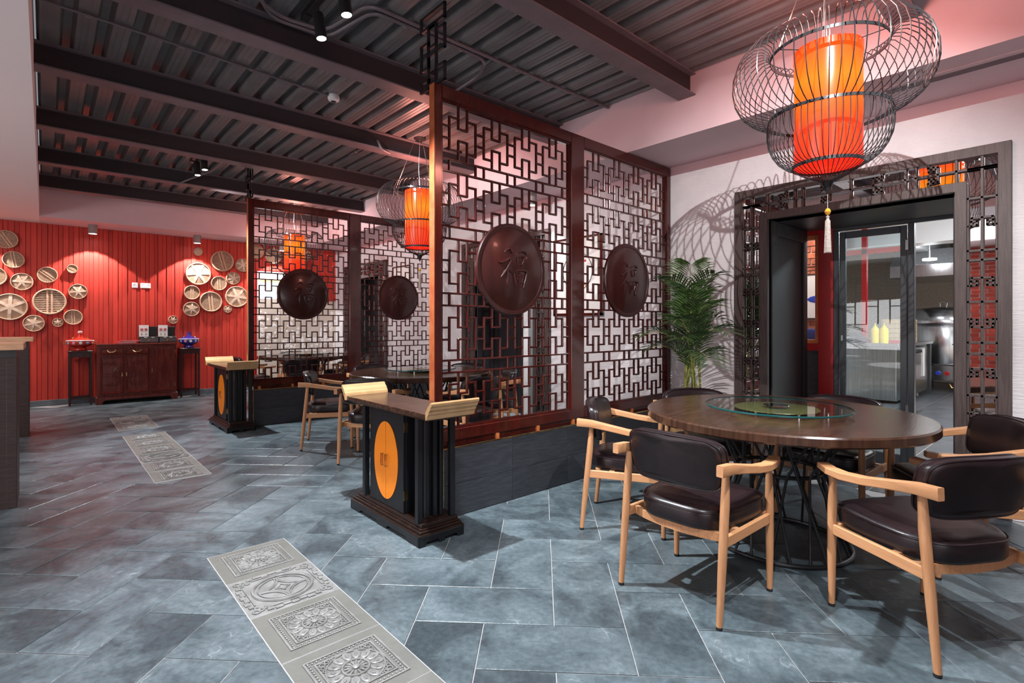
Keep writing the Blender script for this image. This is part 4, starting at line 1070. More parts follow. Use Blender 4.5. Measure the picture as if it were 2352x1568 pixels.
cushion([(p[0], p[1]) for p in rrect(2.08, 2.52, 1.0, 1.30, .08)], [(.02, -.03), (0, -.02), (0, .02), (.03, .035)], lambda x, y, h: (6.93 - h, x, y - .1)).build('backrest', 'navy_leather', t, smooth=True)
cushion([(p[0], p[1]) for p in rrect(6.5, 6.92, 2.08, 2.52, .06)], [(.02, 0), (0, .01), (0, .06), (.03, .08)], lambda x, y, h: (x, y, .42 + h)).build('seat', 'navy_leather', t, smooth=True)
for x in (6.53, 6.89):
    for y in (2.11, 2.49): MB().tube([(x, y, 0), (x, y, .425 if x < 6.7 else .95)], .016, 8).build('leg', 'black_plastic', t)

# ================================================================== PALM AND POT
PX, PY = 4.15, 2.32
t = thing('planter_pot', 'bronze brown textured pot holding the palm', 'pot', (PX, PY, 0))
MB().lathe([(0, 0), (.10, 0), (.13, .02), (.185, .15), (.195, .27), (.17, .38), (.155, .42), (.165, .44), (.158, .45), (.145, .44), (.14, .40), (0, .40)], 36, (PX, PY, 0)).build('body', 'terracotta_glaze', t, smooth=True)
MB().lathe([(.139, .401), (.08, .412), (0, .418)], 24, (PX, PY, 0)).build('soil', 'soil', t, smooth=True)
palm = thing('areca_palm', 'green feathery palm in the corner between nearer screen and doorway', 'plant', (PX, PY, .40))
rng = random.Random(11)
def frond(base, az, reach, height, droop, nl, ll, name='frond'):
    g = MB(); st = MB(); P = []; n = 18
    d = Vector((math.cos(az), math.sin(az), 0))
    for i in range(n + 1):
        s_ = i / n
        P.append(Vector(base) + d * (reach * (s_ ** 1.9)) + Vector((0, 0, height * (1 - (1 - s_) ** 1.6) - droop * max(0, s_ - .62) ** 2 * 4)))
    st.tube(P, [.0075 * (1 - i / n) + .0016 for i in range(n + 1)], 5)
    for k in range(nl):
        s_ = .50 + .49 * k / (nl - 1); f = s_ * n; i = min(int(f), n - 1); p = P[i].lerp(P[i + 1], f - i); tg = (P[i + 1] - P[i]).normalized()
        side = tg.cross(Vector((0, 0, 1)));
        if side.length < .05: side = Vector((-d.y, d.x, 0))
        side.normalize(); up = side.cross(tg).normalized()
        L = ll * (.55 + .55 * math.sin(PI * min(1, (k + 2) / (nl + 1)) ** .8)) * rng.uniform(.9, 1.1)
        for sg in (-1, 1):
            out = (side * sg * .78 + tg * .60 + up * .22).normalized(); w = .0068
            q0 = p; q1 = p + out * L * .35 + up * .006; q2 = p + out * L * .72 - Vector((0, 0, L * .07)); q3 = p + out * L - Vector((0, 0, L * .22))
            nn = out.cross(up).normalized(); c = up * .0035
            g.add([q0, q1 + nn * w, q1 - c, q1 - nn * w, q2 + nn * w * .8, q2 - c, q2 - nn * w * .8, q3], [(0, 1, 2), (0, 2, 3), (1, 4, 5, 2), (2, 5, 6, 3), (4, 7, 5), (5, 7, 6)])
    o = st.build('frond', 'palm_stem', palm, smooth=True)
    g.build('leaflets', 'palm_leaf', o, kind='stuff')
spec = [(200, .30, 1.20, .10), (160, .36, 1.28, .12), (235, .42, 1.08, .16), (120, .22, 1.25, .05), (185, .48, .98, .22), (260, .30, 1.30, .10), (285, .20, 1.18, .10),
        (215, .18, 1.36, .04), (150, .52, .88, .26), (292, .26, .98, .2), (250, .52, .90, .22), (175, .16, 1.10, .03), (270, .50, .70, .2), (225, .58, .72, .3), (135, .34, .98, .16),
        (195, .44, .82, .16), (240, .24, 1.12, .06), (165, .27, 1.02, .08), (280, .44, .86, .2), (210, .34, .94, .1), (145, .44, .74, .2), (255, .36, 1.05, .1)]
for k, (az, rc, h, dr_) in enumerate(spec[:12] + spec[13:14] + spec[15:18] + spec[20:21]):
    a = R(az + rng.uniform(-6, 6)); b = (PX + .06 * math.cos(a * 2.3), PY + .06 * math.sin(a * 1.7), .405)
    frond(b, a, rc * 1.06, h, dr_, 22, .25)

# ================================================================== BAMBOO STEAMERS ON THE RED WALL
YS = YF - .022
def steamer(label, loc, r_, rot):
    t = thing('bamboo_steamer', label, 'steamer', loc, world=False, group='bamboo steamers on the red wall'); t.scale = (r_, 1, r_); t.rotation_euler = (0, rot, 0)
    f = lambda p: (p[0], -p[2], p[1])
    MB().lathe([(1.0, 0), (1.0, .055), (.985, .062), (.90, .062), (.885, .055), (.885, .010)], 40, fn=f).build('rim', 'slotted_bamboo', t, smooth=True)
    MB().lathe([(0, .004), (.90, .004), (.90, .010), (0, .010)], 40, fn=f).build('base_disc', 'bamboo_gap', t)
    m = MB(); n = 13
    for k in range(n):
        x = -.82 + 1.64 * k / (n - 1); hgt = math.sqrt(max(0, .885 ** 2 - x * x)); m.bb(x - .042, x + .042, -.036, -.028, -hgt, hgt)
    m.build('slats', 'slotted_bamboo', t)
    m = MB()
    for z in (-.13, .13):
        w = math.sqrt(.885 ** 2 - z * z); m.bb(-w, w, -.044, -.036, z - .06, z + .06)
    m.build('cross_slats', 'slotted_bamboo', t)
    return t
def lid(label, loc, r_, rot):
    t = thing('woven_bamboo_disc', label, 'steamer lid', loc, world=False, group='bamboo steamers on the red wall'); t.scale = (r_, 1, r_); t.rotation_euler = (0, rot, 0)
    f = lambda p: (p[0], -p[2], p[1])
    MB().lathe([(1.0, 0), (1.0, .050), (.985, .058), (.92, .058), (.905, .050), (.905, .02)], 40, fn=f).build('rim', 'slotted_bamboo', t, smooth=True)
    MB().lathe([(.91, .030), (.6, .046), (.25, .054), (0, .056)], 40, fn=f).build('woven_dome', 'woven_bamboo', t, smooth=True)
    for k in range(3):
        a = PI * k / 3 + .3; d = Vector((math.cos(a), 0, math.sin(a))); n_ = Vector((-d.z, 0, d.x)) * .10; g = MB()
        Q = [(s_, -(.060 - .022 * abs(s_) ** 2)) for s_ in (-.9, -.5, 0, .5, .9)]
        top = [d * s_ + Vector((0, y - .004, 0)) for s_, y in Q]
        for i in range(4): g.add([top[i] - n_, top[i + 1] - n_, top[i + 1] + n_, top[i] + n_, top[i] - n_ + Vector((0, .008, 0)), top[i + 1] - n_ + Vector((0, .008, 0)), top[i + 1] + n_ + Vector((0, .008, 0)), top[i] + n_ + Vector((0, .008, 0))], [(0, 1, 2, 3), (7, 6, 5, 4), (0, 4, 5, 1), (2, 6, 7, 3)])
        g.build('strip', 'bamboo_strip', t)
    return t
ST = [(-.428, 2.506, .135, 0, 60, 'big slotted steamer at the top left of the red wall'), (-.347, 2.213, .124, 0, 80, 'slotted steamer second down at the far left of the red wall'),
      (-.545, 1.954, .135, 0, 88, 'slotted steamer cut by the left edge of the photo'), (-.256, 1.891, .128, 1, 20, 'woven lid in the middle of the left cluster, left of centre'),
      (.028, 2.009, .122, 0, 40, 'slotted steamer above the largest steamer of the left cluster'), (.322, 2.124, .067, 0, 30, 'small slotted steamer at the upper right of the left cluster'),
      (.39, 1.77, .118, 1, 10, 'woven lid at the right of the left cluster'), (-.386, 1.512, .198, 1, 50, 'largest woven lid, at lower left by the photo edge'),
      (.054, 1.602, .200, 0, 90, 'largest slotted steamer of the left cluster'), (-.125, 1.268, .125, 1, 0, 'woven lid at the bottom of the left cluster'),
      (.150, 1.282, .066, 1, 40, 'small woven lid below the largest slotted steamer'), (.332, 1.365, .119, 0, 90, 'slotted steamer at the lower right of the left cluster'),
      (2.046, 2.554, .071, 0, 0, 'small slotted steamer topmost in the right cluster'), (2.436, 2.414, .188, 0, 75, 'large slotted steamer at the top of the right cluster'),
      (2.781, 2.366, .125, 1, 35, 'woven lid beside the farther screen, upper one'), (2.05, 2.158, .200, 1, 12, 'largest woven lid of the right cluster'),
      (2.617, 2.11, .117, 1, 60, 'middle-sized woven lid right of the centre of the right cluster'), (2.379, 2.003, .130, 0, 88, 'slotted steamer right of the largest lid in the right cluster'),
      (1.949, 1.819, .126, 0, 92, 'slotted steamer directly under the largest lid of the right cluster'), (2.247, 1.664, .183, 0, 85, 'large slotted steamer low in the right cluster'),
      (2.678, 1.771, .196, 1, 25, 'large woven lid beside the farther screen, lower one'), (1.942, 1.525, .128, 1, 55, 'woven lid at the lower left of the right cluster'),
      (2.522, 1.534, .066, 1, 15, 'small woven lid at the bottom of the right cluster'), (1.665, 1.335, .069, 1, 70, 'small woven lid alone above the menu boxes'),
      (3.018, 2.644, .135, 0, 0, 'slotted steamer just behind the farther screen, top left pane'), (3.328, 2.588, .150, 0, 25, 'slotted steamer behind the farther screen, left of the lantern'),
      (3.935, 2.658, .124, 1, 30, 'woven lid behind the farther screen, right of the lantern')]
for (x, z, r_, kd, an, lb) in ST: (lid if kd else steamer)(lb, (x, YS, z), r_, R(an))
def socket(x0, x1, label, n):
    t = thing('wall_socket', label, 'socket', ((x0 + x1) / 2, YS, 1.908))
    MB().bb(x0, x1, YS - .012, YS, 1.865, 1.951).build('plate', 'white_plastic', t, bev=.003)
    for k in range(n):
        x = x0 + (x1 - x0) * (k + .5) / n
        MB().lathe([(.028, .0122), (.030, .014), (.026, .014), (.022, .0125), (0, .0125)], 20, (x, YS, 1.908), fn=lambda p: (p[0], -p[2], p[1])).build('outlet', 'enamel_white', t, smooth=True)
        for dx in (-.009, .009): MB().bb(x + dx - .003, x + dx + .003, YS - .0145, YS - .0124, 1.905, 1.911).build('hole', 'black_plastic', t)
socket(1.085, 1.168, 'single white wall socket on the red wall, left one', 1); socket(1.20, 1.345, 'double white wall socket on the red wall, right one', 2)

# ================================================================== SIDEBOARD, STANDS, HOTPOTS
t = thing('sideboard', 'carved reddish mahogany sideboard against the red wall', 'sideboard', (1.12, 10.53, 0))
x0, x1, yf, yb = .605, 1.655, 10.36, 10.735
MB().bb(x0 - .012, x1 + .012, yf - .02, yb, .915, .945).build('top', 'mahogany', t, bev=.008, seg=2)
MB().bb(x0, x1, yf, yb, .115, .915).build('carcass', 'mahogany', t, bev=.003)
P = [(x0 - .02, 0), (x0 + .06, 0), (x0 + .085, .05), (x0 + .12, .062), (x1 - .12, .062), (x1 - .085, .05), (x1 - .06, 0), (x1 + .02, 0), (x1 + .02, .09), (x1 + .005, .115), (x0 - .005, .115), (x0 - .02, .09)]
MB().prism(P, lambda p, y: (p[0], y, p[1]), yf - .03, yf - .005).bb(x0 - .02, x0 + .01, yf - .005, yb, 0, .115).bb(x1 - .01, x1 + .02, yf - .005, yb, 0, .115).build('foot_frame', 'mahogany', t, bev=.006)
def bevelled(xa, xb, za, zb, d=.020, ins=.035):
    g = MB(); g.layers([[(xa, yf, za), (xb, yf, za), (xb, yf, zb), (xa, yf, zb)], [(xa, yf - d * .4, za), (xb, yf - d * .4, za), (xb, yf - d * .4, zb), (xa, yf - d * .4, zb)],
                        [(xa + .008, yf - d * 1.2, za + .008), (xb - .008, yf - d * 1.2, za + .008), (xb - .008, yf - d * 1.2, zb - .008), (xa + .008, yf - d * 1.2, zb - .008)],
                        [(xa + ins, yf - d * .25, za + ins), (xb - ins, yf - d * .25, za + ins), (xb - ins, yf - d * .25, zb - ins), (xa + ins, yf - d * .25, zb - ins)]])
    return g
def pull(x, z, p):
    g = MB(); g.tube([(x - .05, yf - .012, z + .012), (x - .048, yf - .03, z - .002), (x - .025, yf - .034, z - .018), (x + .025, yf - .034, z - .018), (x + .048, yf - .03, z - .002), (x + .05, yf - .012, z + .012)], .0055, 8)
    for s_ in (-1, 1): g.lathe([(.010, 0), (.008, .02), (0, .022)], 10, (x + s_ * .05, yf - .004, z + .012), fn=lambda q: (q[0], -q[2], q[1]))
    g.build('pull', 'brass', p, smooth=True)
def sprig(xc, zc, w, p):
    g = MB(); r2_ = random.Random(int(xc * 1000 + zc * 77))
    for k in range(4):
        P = [(xc + w * (-.5 + .33 * i) + r2_.uniform(-.01, .01), yf - .009, zc + r2_.uniform(-.03, .03) + .012 * k) for i in range(4)]
        g.tube(P, [.002, .005, .004, .0015], 6)
    for k in range(8): g.lathe([(.010, 0), (.007, .004), (0, .005)], 7, (xc + r2_.uniform(-.5, .5) * w, yf - .007, zc + r2_.uniform(-.05, .05)), fn=lambda q: (q[0], -q[2], q[1]))
    g.build('carving', 'mahogany', p, smooth=True)
for (a, b) in ((.632, .935), (.955, 1.265)):
    d = bevelled(a, b, .775, .890, ins=.04).build('drawer', 'mahogany', t, bev=.0); pull((a + b) / 2, .830, d)
for k, (a, b) in enumerate(((.632, .935), (.955, 1.265))):
    d = bevelled(a, b, .150, .755, ins=.045).build('door', 'mahogany', t)
    cx_ = b - .005 if k == 0 else a + .005; s_ = -1 if k == 0 else 1
    mp = MB()
    for rad, rr in ((.130, .010), (.098, .006)):
        mp.tube([(cx_ + s_ * rad * math.cos(R(q)), yf - .012, .455 + rad * math.sin(R(q))) for q in range(-90, 91, 12)], rr, 6)
    for q in range(-75, 76, 25):
        for rad in (.03, .06, .085): mp.ring((cx_ + s_ * rad * math.cos(R(q)), yf - .010, .455 + rad * math.sin(R(q))), .013, .0035, 10, 5, 'xz')
    mp.build('moon_carving', 'mahogany', d, smooth=True)
    xx = (a + .05, b - .14) if k == 0 else (a + .14, b - .05)
    for z in (.43, .475): MB().bar((xx[0], yf - .008, z), (xx[1], yf - .008, z), .012, .016).build('cross_moulding', 'mahogany', d, bev=.003)
    sprig((a + b) / 2 - s_ * -.02, .62, .16, d); sprig((a + b) / 2, .29, .18, d)
    g = MB().bb(cx_ + s_ * .012 - .008, cx_ + s_ * .012 + .008, yf - .022, yf - .012, .425, .485); g.lathe([(.007, 0), (.009, .012), (0, .018)], 10, (cx_ + s_ * .012, yf - .022, .44), fn=lambda q: (q[0], -q[2], q[1])); g.build('lock_plate', 'brass', d)
d = bevelled(1.300, 1.635, .150, .895, ins=.05).build('door', 'mahogany', t)
g = MB().ring((1.475, yf - .008, .53), .085, .005, 36, 6, 'xz').ring((1.475, yf - .008, .53), .045, .0045, 24, 6, 'xz')
for k in range(8): g.ring((1.475 + .064 * math.cos(k * PI / 4), yf - .008, .53 + .064 * math.sin(k * PI / 4)), .016, .0035, 10, 5, 'xz')
g.build('round_carving', 'mahogany', d, smooth=True)
MB().bb(1.306, 1.322, yf - .025, yf - .012, .46, .54).build('lock_plate', 'brass', d)
for z in (.25, .8): MB().bb(1.632, 1.640, yf - .016, yf + .01, z - .03, z + .03).build('hinge', 'brass', d)
def stand(x0, x1, label):
    y0, y1 = 10.44, 10.735
    t = thing('plant_stand', label, 'stand', ((x0 + x1) / 2, (y0 + y1) / 2, 0))
    MB().bb(x0, x1, y0, y1, .818, .842).build('top', 'blackwood', t, bev=.004)
    for x in (x0 + .008, x1 - .036):
        for y in (y0 + .008, y1 - .036): MB().bb(x, x + .028, y, y + .028, 0, .818).build('leg', 'blackwood', t, bev=.003)
    ap = MB()
    for y in (y0 + .012, y1 - .028): ap.prism([(x0 + .036, .818), (x1 - .036, .818), (x1 - .036, .73), (x1 - .07, .742), ((x0 + x1) / 2 + .03, .75), ((x0 + x1) / 2, .735), ((x0 + x1) / 2 - .03, .75), (x0 + .07, .742), (x0 + .036, .73)], lambda p, q: (p[0], q, p[1]), y, y + .016)
    for x in (x0 + .012, x1 - .028): ap.bb(x, x + .016, y0 + .036, y1 - .036, .75, .818)
    ap.build('apron', 'blackwood', t)
    s2 = MB().bb(x0 + .01, x1 - .01, y0 + .01, y0 + .034, .10, .125).bb(x0 + .01, x1 - .01, y1 - .034, y1 - .01, .10, .125).bb(x0 + .01, x0 + .034, y0 + .034, y1 - .034, .10, .125).bb(x1 - .034, x1 - .01, y0 + .034, y1 - .034, .10, .125)
    s2.build('stretcher', 'blackwood', t)
stand(.262, .560, 'tall narrow black stand under the red hotpot'); stand(1.722, 2.030, 'tall narrow black stand under the blue hotpot')
def hotpot(x, y, label, bodym, w, red):
    t = thing('hotpot', label, 'hotpot', (x, y, .8425), world=False)
    MB().lathe([(0, 0), (w * .50, 0), (w * .54, .012), (w * .50, .03), (w * .44, .05), (w * .56, .062)], 36).build('foot', bodym if red else 'cloisonne_blue', t, smooth=True)
    b = MB().lathe([(w * .50, .058), (w * .80, .075), (w * .97, .105), (w, .128), (w * .97, .150), (w * .92, .156)], 40).build('bowl', bodym, t, smooth=True)
    MB().lathe([(w * .90, .150), (w * 1.02, .152), (w * 1.03, .158), (w * 1.0, .163), (w * .9, .162)], 40).build('rim', 'enamel_white', t, smooth=True)
    MB().lathe([(w * .99, .162), (w * .80, .178), (w * .48, .194), (w * .34, .198), (0, .199)], 40).build('lid', bodym, t, smooth=True)
    MB().lathe([(w * .30, .196), (w * .20, .225), (w * .17, .262), (w * .22, .268), (w * .20, .276), (0, .276)], 24).build('chimney', bodym, t, smooth=True)
    if red: MB().lathe([(.024, .270), (.030, .282), (.030, .300), (.018, .305), (.010, .298), (0, .298)], 14).build('chimney_cap', 'enamel_white', t, smooth=True)
    for k in range(12):
        a = 2 * PI * k / 12; c = Vector((w * 1.0 * math.cos(a), w * 1.0 * math.sin(a), .122)); n_ = Vector((math.cos(a), math.sin(a), -.1)).normalized()
        q = n_.to_track_quat('Z', 'Y').to_matrix(); g = MB(); s_ = .026
        vs = [c + q @ Vector((s_ * (1 if j % 2 else .72) * math.cos(j * PI / 6), s_ * (1 if j % 2 else .72) * math.sin(j * PI / 6), .002)) for j in range(12)]
        g.add(vs + [c + n_ * .006], [(j, (j + 1) % 12, 12) for j in range(12)])
        g.build('flower', ['enamel_white', 'enamel_skyblue', 'enamel_pink'][k % 3], b)
    for s_ in (-1, 1):
        MB().ring((s_ * (w + .016), 0, .125), .020, .0042, 20, 6, 'xz').build('ring_handle', 'brass', t, smooth=True)
        MB().lathe([(0, -.012), (.012, 0), (0, .012)], 10, (s_ * (w + .004), 0, .145)).build('lug', 'brass', t)
    for a in (.6, 2.5, 3.8, 5.6): MB().tube([(w * .55 * math.cos(a), w * .55 * math.sin(a), .188), (w * .62 * math.cos(a), w * .62 * math.sin(a), .206), (w * .75 * math.cos(a), w * .75 * math.sin(a), .180)], .006, 6).build('gilt_knop', 'brass', t, smooth=True)
hotpot(.411, 10.59, 'red enamelled hotpot with white flowers on the left black stand', 'cloisonne_red', .165, True)
hotpot(1.880, 10.59, 'blue enamelled hotpot on the right black stand', 'cloisonne_blue', .150, False)
# menu boxes, leaflets and red menus on the sideboard
def menu_box(x0, x1, label):
    y0, y1 = 10.50, 10.68
    t = thing('menu_box', label, 'display box', ((x0 + x1) / 2, y1, .945), group='menu boxes on the sideboard')
    MB().bb(x0, x1, y0, y1, .946, 1.045).build('tray', 'black_plastic', t, bev=.003)
    MB().bb(x0, x1, y1 - .012, y1, 1.045, 1.215).build('back_panel', 'black_plastic', t, bev=.002)
    MB().bb(x0 + .004, x1 - .004, y0 - .003, y0, .960, 1.03).build('front_strip', 'steel_dark', t)
    MB().lathe([(.018, 0), (.016, .003), (0, .004)], 14, ((x0 + x1) / 2, y0 - .003, .985), fn=lambda q: (q[0], -q[2], q[1])).build('emblem', 'brass', t)
    for x in (x0 + .08, x1 - .08): MB().bb(x - .022, x + .022, y0 - .004, y0 + .001, 1.030, 1.042).build('label_holder', 'paper', t)
def leaflet(x0, x1, label):
    t = thing('leaflet', label, 'leaflet', ((x0 + x1) / 2, 10.66, 1.047), group='leaflets in the menu boxes')
    MB().bb(x0, x1, 10.655, 10.667, 1.0465, 1.240).build('sheet', 'paper', t)
    for k in range(2):
        xc = x0 + (x1 - x0) * (.28 + .44 * k); g = MB()
        for (dx, dz, r_) in ((-.010, .010, .008), (.008, .012, .009), (-.006, -.010, .009), (.012, -.006, .007)): g.ring((xc + dx, 10.6535, 1.165 + dz), r_, .0028, 10, 5, 'xz')
        g.build('red_emblem', 'red_print', t)
        MB().bb(xc - .004, xc + .004, 10.6535, 10.655, 1.07, 1.10).build('printed_line', 'black_plastic', t)
menu_box(1.165, 1.425, 'left black menu box on the sideboard'); menu_box(1.435, 1.680, 'right black menu box on the sideboard')
leaflet(1.172, 1.305, 'white leaflet with red emblems in the left menu box'); leaflet(1.440, 1.575, 'white leaflet with red emblems in the right menu box')
for k, (dx, dz, lb) in enumerate(((0, 0, 'bottom red folder of the small pile on the sideboard'), (.012, .016, 'middle red folder of the small pile on the sideboard'), (.05, .032, 'top red folder of the small pile on the sideboard'))):
    t = thing('menu_folder', lb, 'menu', (.985 + dx, 10.55, .9455 + dz), world=False, group='red menus on the sideboard'); t.rotation_euler = (0, 0, R((4, -3, 6)[k]))
    MB().bb(-.13, .13, -.10, .10, 0, .003).bb(-.13, .13, -.10, .10, .012, .015).bb(-.13, -.127, -.10, .10, .003, .012).build('cover', 'red_print', t)
    MB().bb(-.126, .124, -.095, .095, .0035, .0115).build('pages', 'paper', t)

# ================================================================== DARK COUNTERS AT THE LEFT
def counter(y0, y1, xr, label, bodyz, xo):
    t = thing('bar_counter', label, 'counter', (-.8, (y0 + y1) / 2, 0))
    MB().bb(-2.6, xr, y0, y1, 0, bodyz - .05).build('body', 'counter_dark', t, bev=.002)
    MB().bb(xr - .05, xr + .002, y0 - .004, y1 + .004, 0, bodyz - .05).build('corner_post', 'counter_dark', t, bev=.002)
    MB().bb(-2.6, xr, y0 + .005, y1 - .005, bodyz - .05, bodyz).build('recess', 'portal_dark', t)
    MB().bb(-2.65, xo, y0 - .03, y1 + .03, bodyz, bodyz + .045).build('worktop', 'oak_top', t, bev=.003)
    for x in (-.75, -1.4, -2.0): MB().bb(x - .002, x + .002, y0 - .003, y0 + .001, .002, bodyz - .05).build('panel_joint', 'black_plastic', t)
counter(4.92, 5.38, -.144, 'dark wood counter with pale oak top, the nearer one at the left edge', 1.076, -.107)
counter(7.93, 8.40, -.134, 'dark wood counter with pale oak top, the farther one at left', 1.060, -.097)

# ================================================================== BLOSSOM PANELS AND WINDOW IN THE FAR BAY
rb = random.Random(5)
xs = [3.04, 3.47, 3.86, 4.24, 4.605]
for k in range(4):
    a, b = xs[k] + .003, xs[k + 1] - .003
    t = thing('blossom_panel', ['pale wall panel with white blossoms, the leftmost of four', 'pale wall panel with white blossoms, second from the left', 'pale wall panel with white blossoms, third from the left', 'pale wall panel with white blossoms, the one by the white wall'][k], 'panel', ((a + b) / 2, YF - .02, .05), group='blossom wall panels')
    MB().bb(a, b, YF - .030, YF - .001, .02, 1.735).build('panel', 'silk_panel', t, bev=.002)
    def branch(P, r_): MB().tube([(p[0], YF - .031, p[1]) for p in P], r_, 4).build('painted_branch', 'branch_print', t)
    w = b - a
    for q in range(4):
        zz = rb.uniform(.35, 1.35); x = a + w * rb.uniform(.1, .9); P = []
        for i in range(6): P.append((min(b - .01, max(a + .01, x)), min(1.72, zz))); x += rb.uniform(-.09, .10); zz += rb.uniform(.03, .12)
        branch(P, [.004, .004, .0035, .003, .0025, .0015])
        bl = MB()
        for (x2, z2) in P:
            for _ in range(3):
                cx_, cz_ = min(b - .04, max(a + .04, x2 + rb.uniform(-.06, .06))), min(1.69, max(.08, z2 + rb.uniform(-.06, .06))); s_ = rb.uniform(.017, .030)
                for j in range(5):
                    an = 2 * PI * j / 5 + rb.random(); bl.lathe([(s_ * .62, 0), (s_ * .5, .002), (0, .003)], 7, (cx_ + s_ * .62 * math.cos(an), YF - .030, cz_ + s_ * .62 * math.sin(an)), fn=lambda q_: (q_[0], -q_[2], q_[1]))
        bl.build('painted_blossoms', 'blossom_white', t, kind='stuff')
w2 = MB().bb(3.045, 3.075, YF - .03, YF, 1.740, 2.28).bb(4.03, 4.06, YF - .03, YF, 1.740, 2.28).bb(3.075, 4.03, YF - .03, YF, 2.25, 2.28).bb(3.075, 4.03, YF - .03, YF, 1.740, 1.765)
w2 = struct(w2.build('window_2', 'white_paint', None, off=(0, 0, 0), bev=.002))
MB().bb(3.075, 4.03, YF - .008, YF - .002, 1.765, 2.02).build('pane', 'window_glow', w2)
MB().bb(3.075, 4.03, YF - .012, YF - .002, 2.075, 2.13).build('yellow_band', 'yellow_band', w2)
MB().bb(3.075, 4.03, YF - .008, YF - .002, 2.02, 2.075).bb(3.075, 4.03, YF - .008, YF - .002, 2.13, 2.25).build('pane', 'window_pale', w2)
struct(MB().bb(4.60, 4.72, YF - .05, YF + .02, 0, 2.8).build('trim_4', 'white_paint', None, off=(0, 0, 0)))

# ================================================================== CEILING FITTINGS
can('downlight', 'grey cylindrical downlight at left above the red wall', (.557, 10.44, 2.799), .135, .058)
can('downlight', 'grey cylindrical downlight above the right steamer cluster', (1.978, 10.44, 2.799), .135, .058)
can('downlight', 'grey cylindrical downlight above the red wall, behind the farther screen', (3.40, 10.44, 2.799), .135, .058)
can('downlight', 'grey cylindrical downlight on the soffit, seen through the nearer screen', (4.32, 4.47, 2.799), .135, .055)
can('downlight', 'grey cylindrical downlight on the soffit by the far white wall', (4.32, 9.48, 2.799), .135, .055)
def track(x, y0, y1, heads, label):
    t = thing('light_track', label, 'track', (x, y0, 3.24))
    MB().bb(x - .018, x + .018, y0, y1, 3.235, 3.279).build('rail', 'black_plastic', t, bev=.002)
    for y in (y0 + .05, y1 - .05): MB().bb(x - .024, x + .024, y - .04, y + .04, 3.225, 3.245).build('feed_box', 'black_plastic', t)
def head(x, y, z, label, aim):
    t = thing('track_spotlight', label, 'spotlight', (x, y, z), world=False)
    d = Vector(aim).normalized(); q = d.to_track_quat('-Z', 'Y').to_matrix()
    MB().lathe([(0, .085), (.030, .085), (.034, .075), (.034, -.075), (.029, -.075), (.029, -.062), (0, -.062)], 24, fn=lambda p: tuple(q @ Vector(p))).build('head', 'black_plastic', t, smooth=True)
    MB().lathe([(0, -.072), (.0285, -.072), (.0285, -.066), (0, -.066)], 24, fn=lambda p: tuple(q @ Vector(p))).build('lamp_face', 'lamp_face', t)
    MB().tube([(0, 0, .04), (.0, .03, .10), (0, .03, 3.236 - z)], .009, 8).build('stem', 'black_plastic', t)
track(1.26, 2.0, 3.45, 2, 'black lighting track on the ceiling in front of the nearer screen')
track(1.34, 6.6, 7.4, 2, 'black lighting track on the ceiling near the farther screen')
head(1.275, 3.22, 3.10, 'lit black spotlight of the near pair, the lower one in the photo', (.10, -.12, -1))
head(1.285, 2.88, 3.10, 'lit black spotlight of the near pair, at the top edge', (.10, -.12, -1))
head(1.345, 7.10, 3.09, 'lit black spotlight of the far pair, left one', (.05, -.1, -1))
head(1.360, 6.80, 3.09, 'lit black spotlight of the far pair, right one', (.05, -.1, -1))
t = thing('smoke_detector', 'round white smoke detector hanging under the steel decking', 'smoke detector', (1.905, 4.50, 3.24))
MB().lathe([(0, 3.222), (.030, 3.222), (.046, 3.232), (.050, 3.245), (.050, 3.262), (.044, 3.279), (0, 3.279)], 32, (1.905, 4.50, 0)).build('body', 'white_plastic', t, smooth=True)
MB().lathe([(.018, 3.2212), (.024, 3.2212), (.024, 3.2225), (.018, 3.2225)], 24, (1.905, 4.50, 0)).build('vent', 'black_plastic', t)
def pipe(P, r_, label):
    t = thing('conduit', label, 'conduit', P[0]); Q = [Vector(p) for p in P]
    S_ = [Q[0]]
    for i in range(1, len(Q) - 1):
        a = (Q[i - 1] - Q[i]); b = (Q[i + 1] - Q[i]); k = min(.09, a.length * .45, b.length * .45); a.normalize(); b.normalize()
        p0, p2 = Q[i] + a * k, Q[i] + b * k
        for j in range(6): u = j / 5; S_.append(p0.lerp(Q[i], u).lerp(Q[i].lerp(p2, u), u))
    S_.append(Q[-1])
    MB().tube(S_, r_, 8).build('tube', 'conduit', t, smooth=True)
    for i in range(len(Q) - 1):
        L = (Q[i + 1] - Q[i]).length
        if L > .5:
            for f in (.25, .75):
                c = Q[i].lerp(Q[i + 1], f); MB().ring(tuple(c), r_ + .003, .004, 14, 5, 'xz').build('clip', 'fixture_grey', t)
zq = ZD - .016
pipe([(1.02, 3.42, 3.22), (1.15, 3.52, 3.24), (1.42, 3.48, 3.24), (1.52, 3.05, zq), (3.2, 3.05, zq), (3.90, 3.02, zq)], .013, 'grey conduit with a double bend running right under the near decking')
pipe([(.98, 3.38, 3.22), (1.10, 3.56, 3.235), (1.46, 3.535, 3.235), (1.575, 3.10, zq), (2.50, 3.10, zq), (2.62, 3.32, zq), (2.56, 3.60, 3.20)], .013, 'grey conduit that curls down behind the top of the nearer screen')
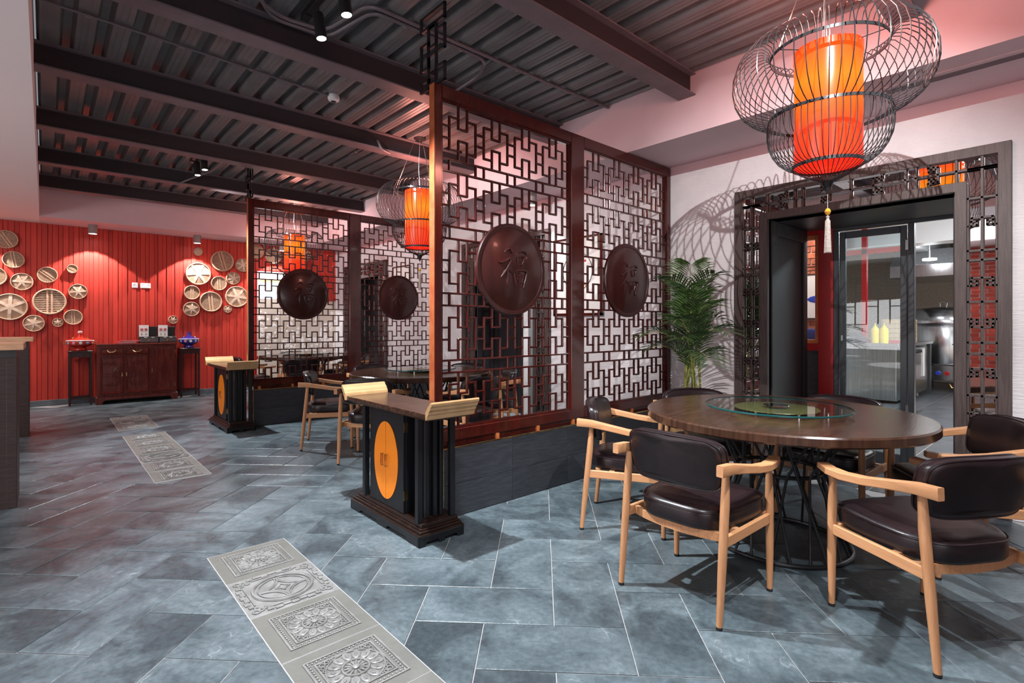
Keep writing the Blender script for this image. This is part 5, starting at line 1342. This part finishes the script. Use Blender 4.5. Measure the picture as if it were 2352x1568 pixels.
pipe([(-.05, 4.36, zq), (1.0, 4.43, zq), (1.86, 4.50, zq)], .010, 'thin conduit leading to the smoke detector')
pipe([(1.62, 7.2, 3.25), (1.60, 7.55, 3.22), (1.42, 7.95, 3.16), (1.30, 8.02, 3.09)], .012, 'short bent conduit by the far spotlights')
pipe([(2.70, 5.9, zq), (2.72, 5.3, zq), (2.6, 5.02, 3.18), (2.62, 4.98, 3.08), (2.75, 5.04, 3.08)], .011, 'bent conduit hooked under a beam by the middle lantern')

# ================================================================== PICTURES ON THE WHITE WALL
def picture(y0, y1, label):
    t = thing('plum_picture', label, 'picture', (XR, (y0 + y1) / 2, 1.35))
    MB().bb(XR - .020, XR - .002, y0, y1, 1.38, 2.24).build('board', 'paper', t, bev=.002)
    fr = MB().bb(XR - .034, XR - .020, y0, y0 + .03, 1.35, 2.26).bb(XR - .034, XR - .020, y1 - .03, y1, 1.35, 2.26).bb(XR - .034, XR - .020, y0, y1, 2.24, 2.26).bb(XR - .034, XR - .020, y0, y1, 1.35, 1.38)
    fr.build('frame', 'lacquer_red', t)
    c = ((y0 + y1) / 2, 1.86); f = lambda p: (-p[2], p[0], p[1])
    P = [(XR - .022, c[0] + .22 * math.cos(R(a)), c[1] + .22 * math.sin(R(a))) for a in range(0, 360, 10)]
    MB().tube(P, .004, 5, True).build('painted_circle', 'portal_dark', t)
    MB().tube([(XR - .021, c[0] - .16, c[1] - .2), (XR - .021, c[0] - .05, c[1] - .08), (XR - .021, c[0] - .09, c[1] + .05), (XR - .021, c[0] + .06, c[1] + .16)], [.008, .007, .005, .002], 5).build('painted_branch', 'branch_print', t)
    g = MB(); r3 = random.Random(3)
    for k in range(10): g.lathe([(.016, 0), (.012, .003), (0, .004)], 8, (XR - .0205, c[0] + r3.uniform(-.12, .1), c[1] + r3.uniform(-.1, .16)), fn=f)
    g.build('painted_blossoms', 'red_print', t, kind='stuff')
picture(3.63, 4.37, 'framed plum blossom picture on the white wall, seen through the nearer screen')
picture(7.70, 8.30, 'framed plum blossom picture on the white wall, seen through the farther screen')
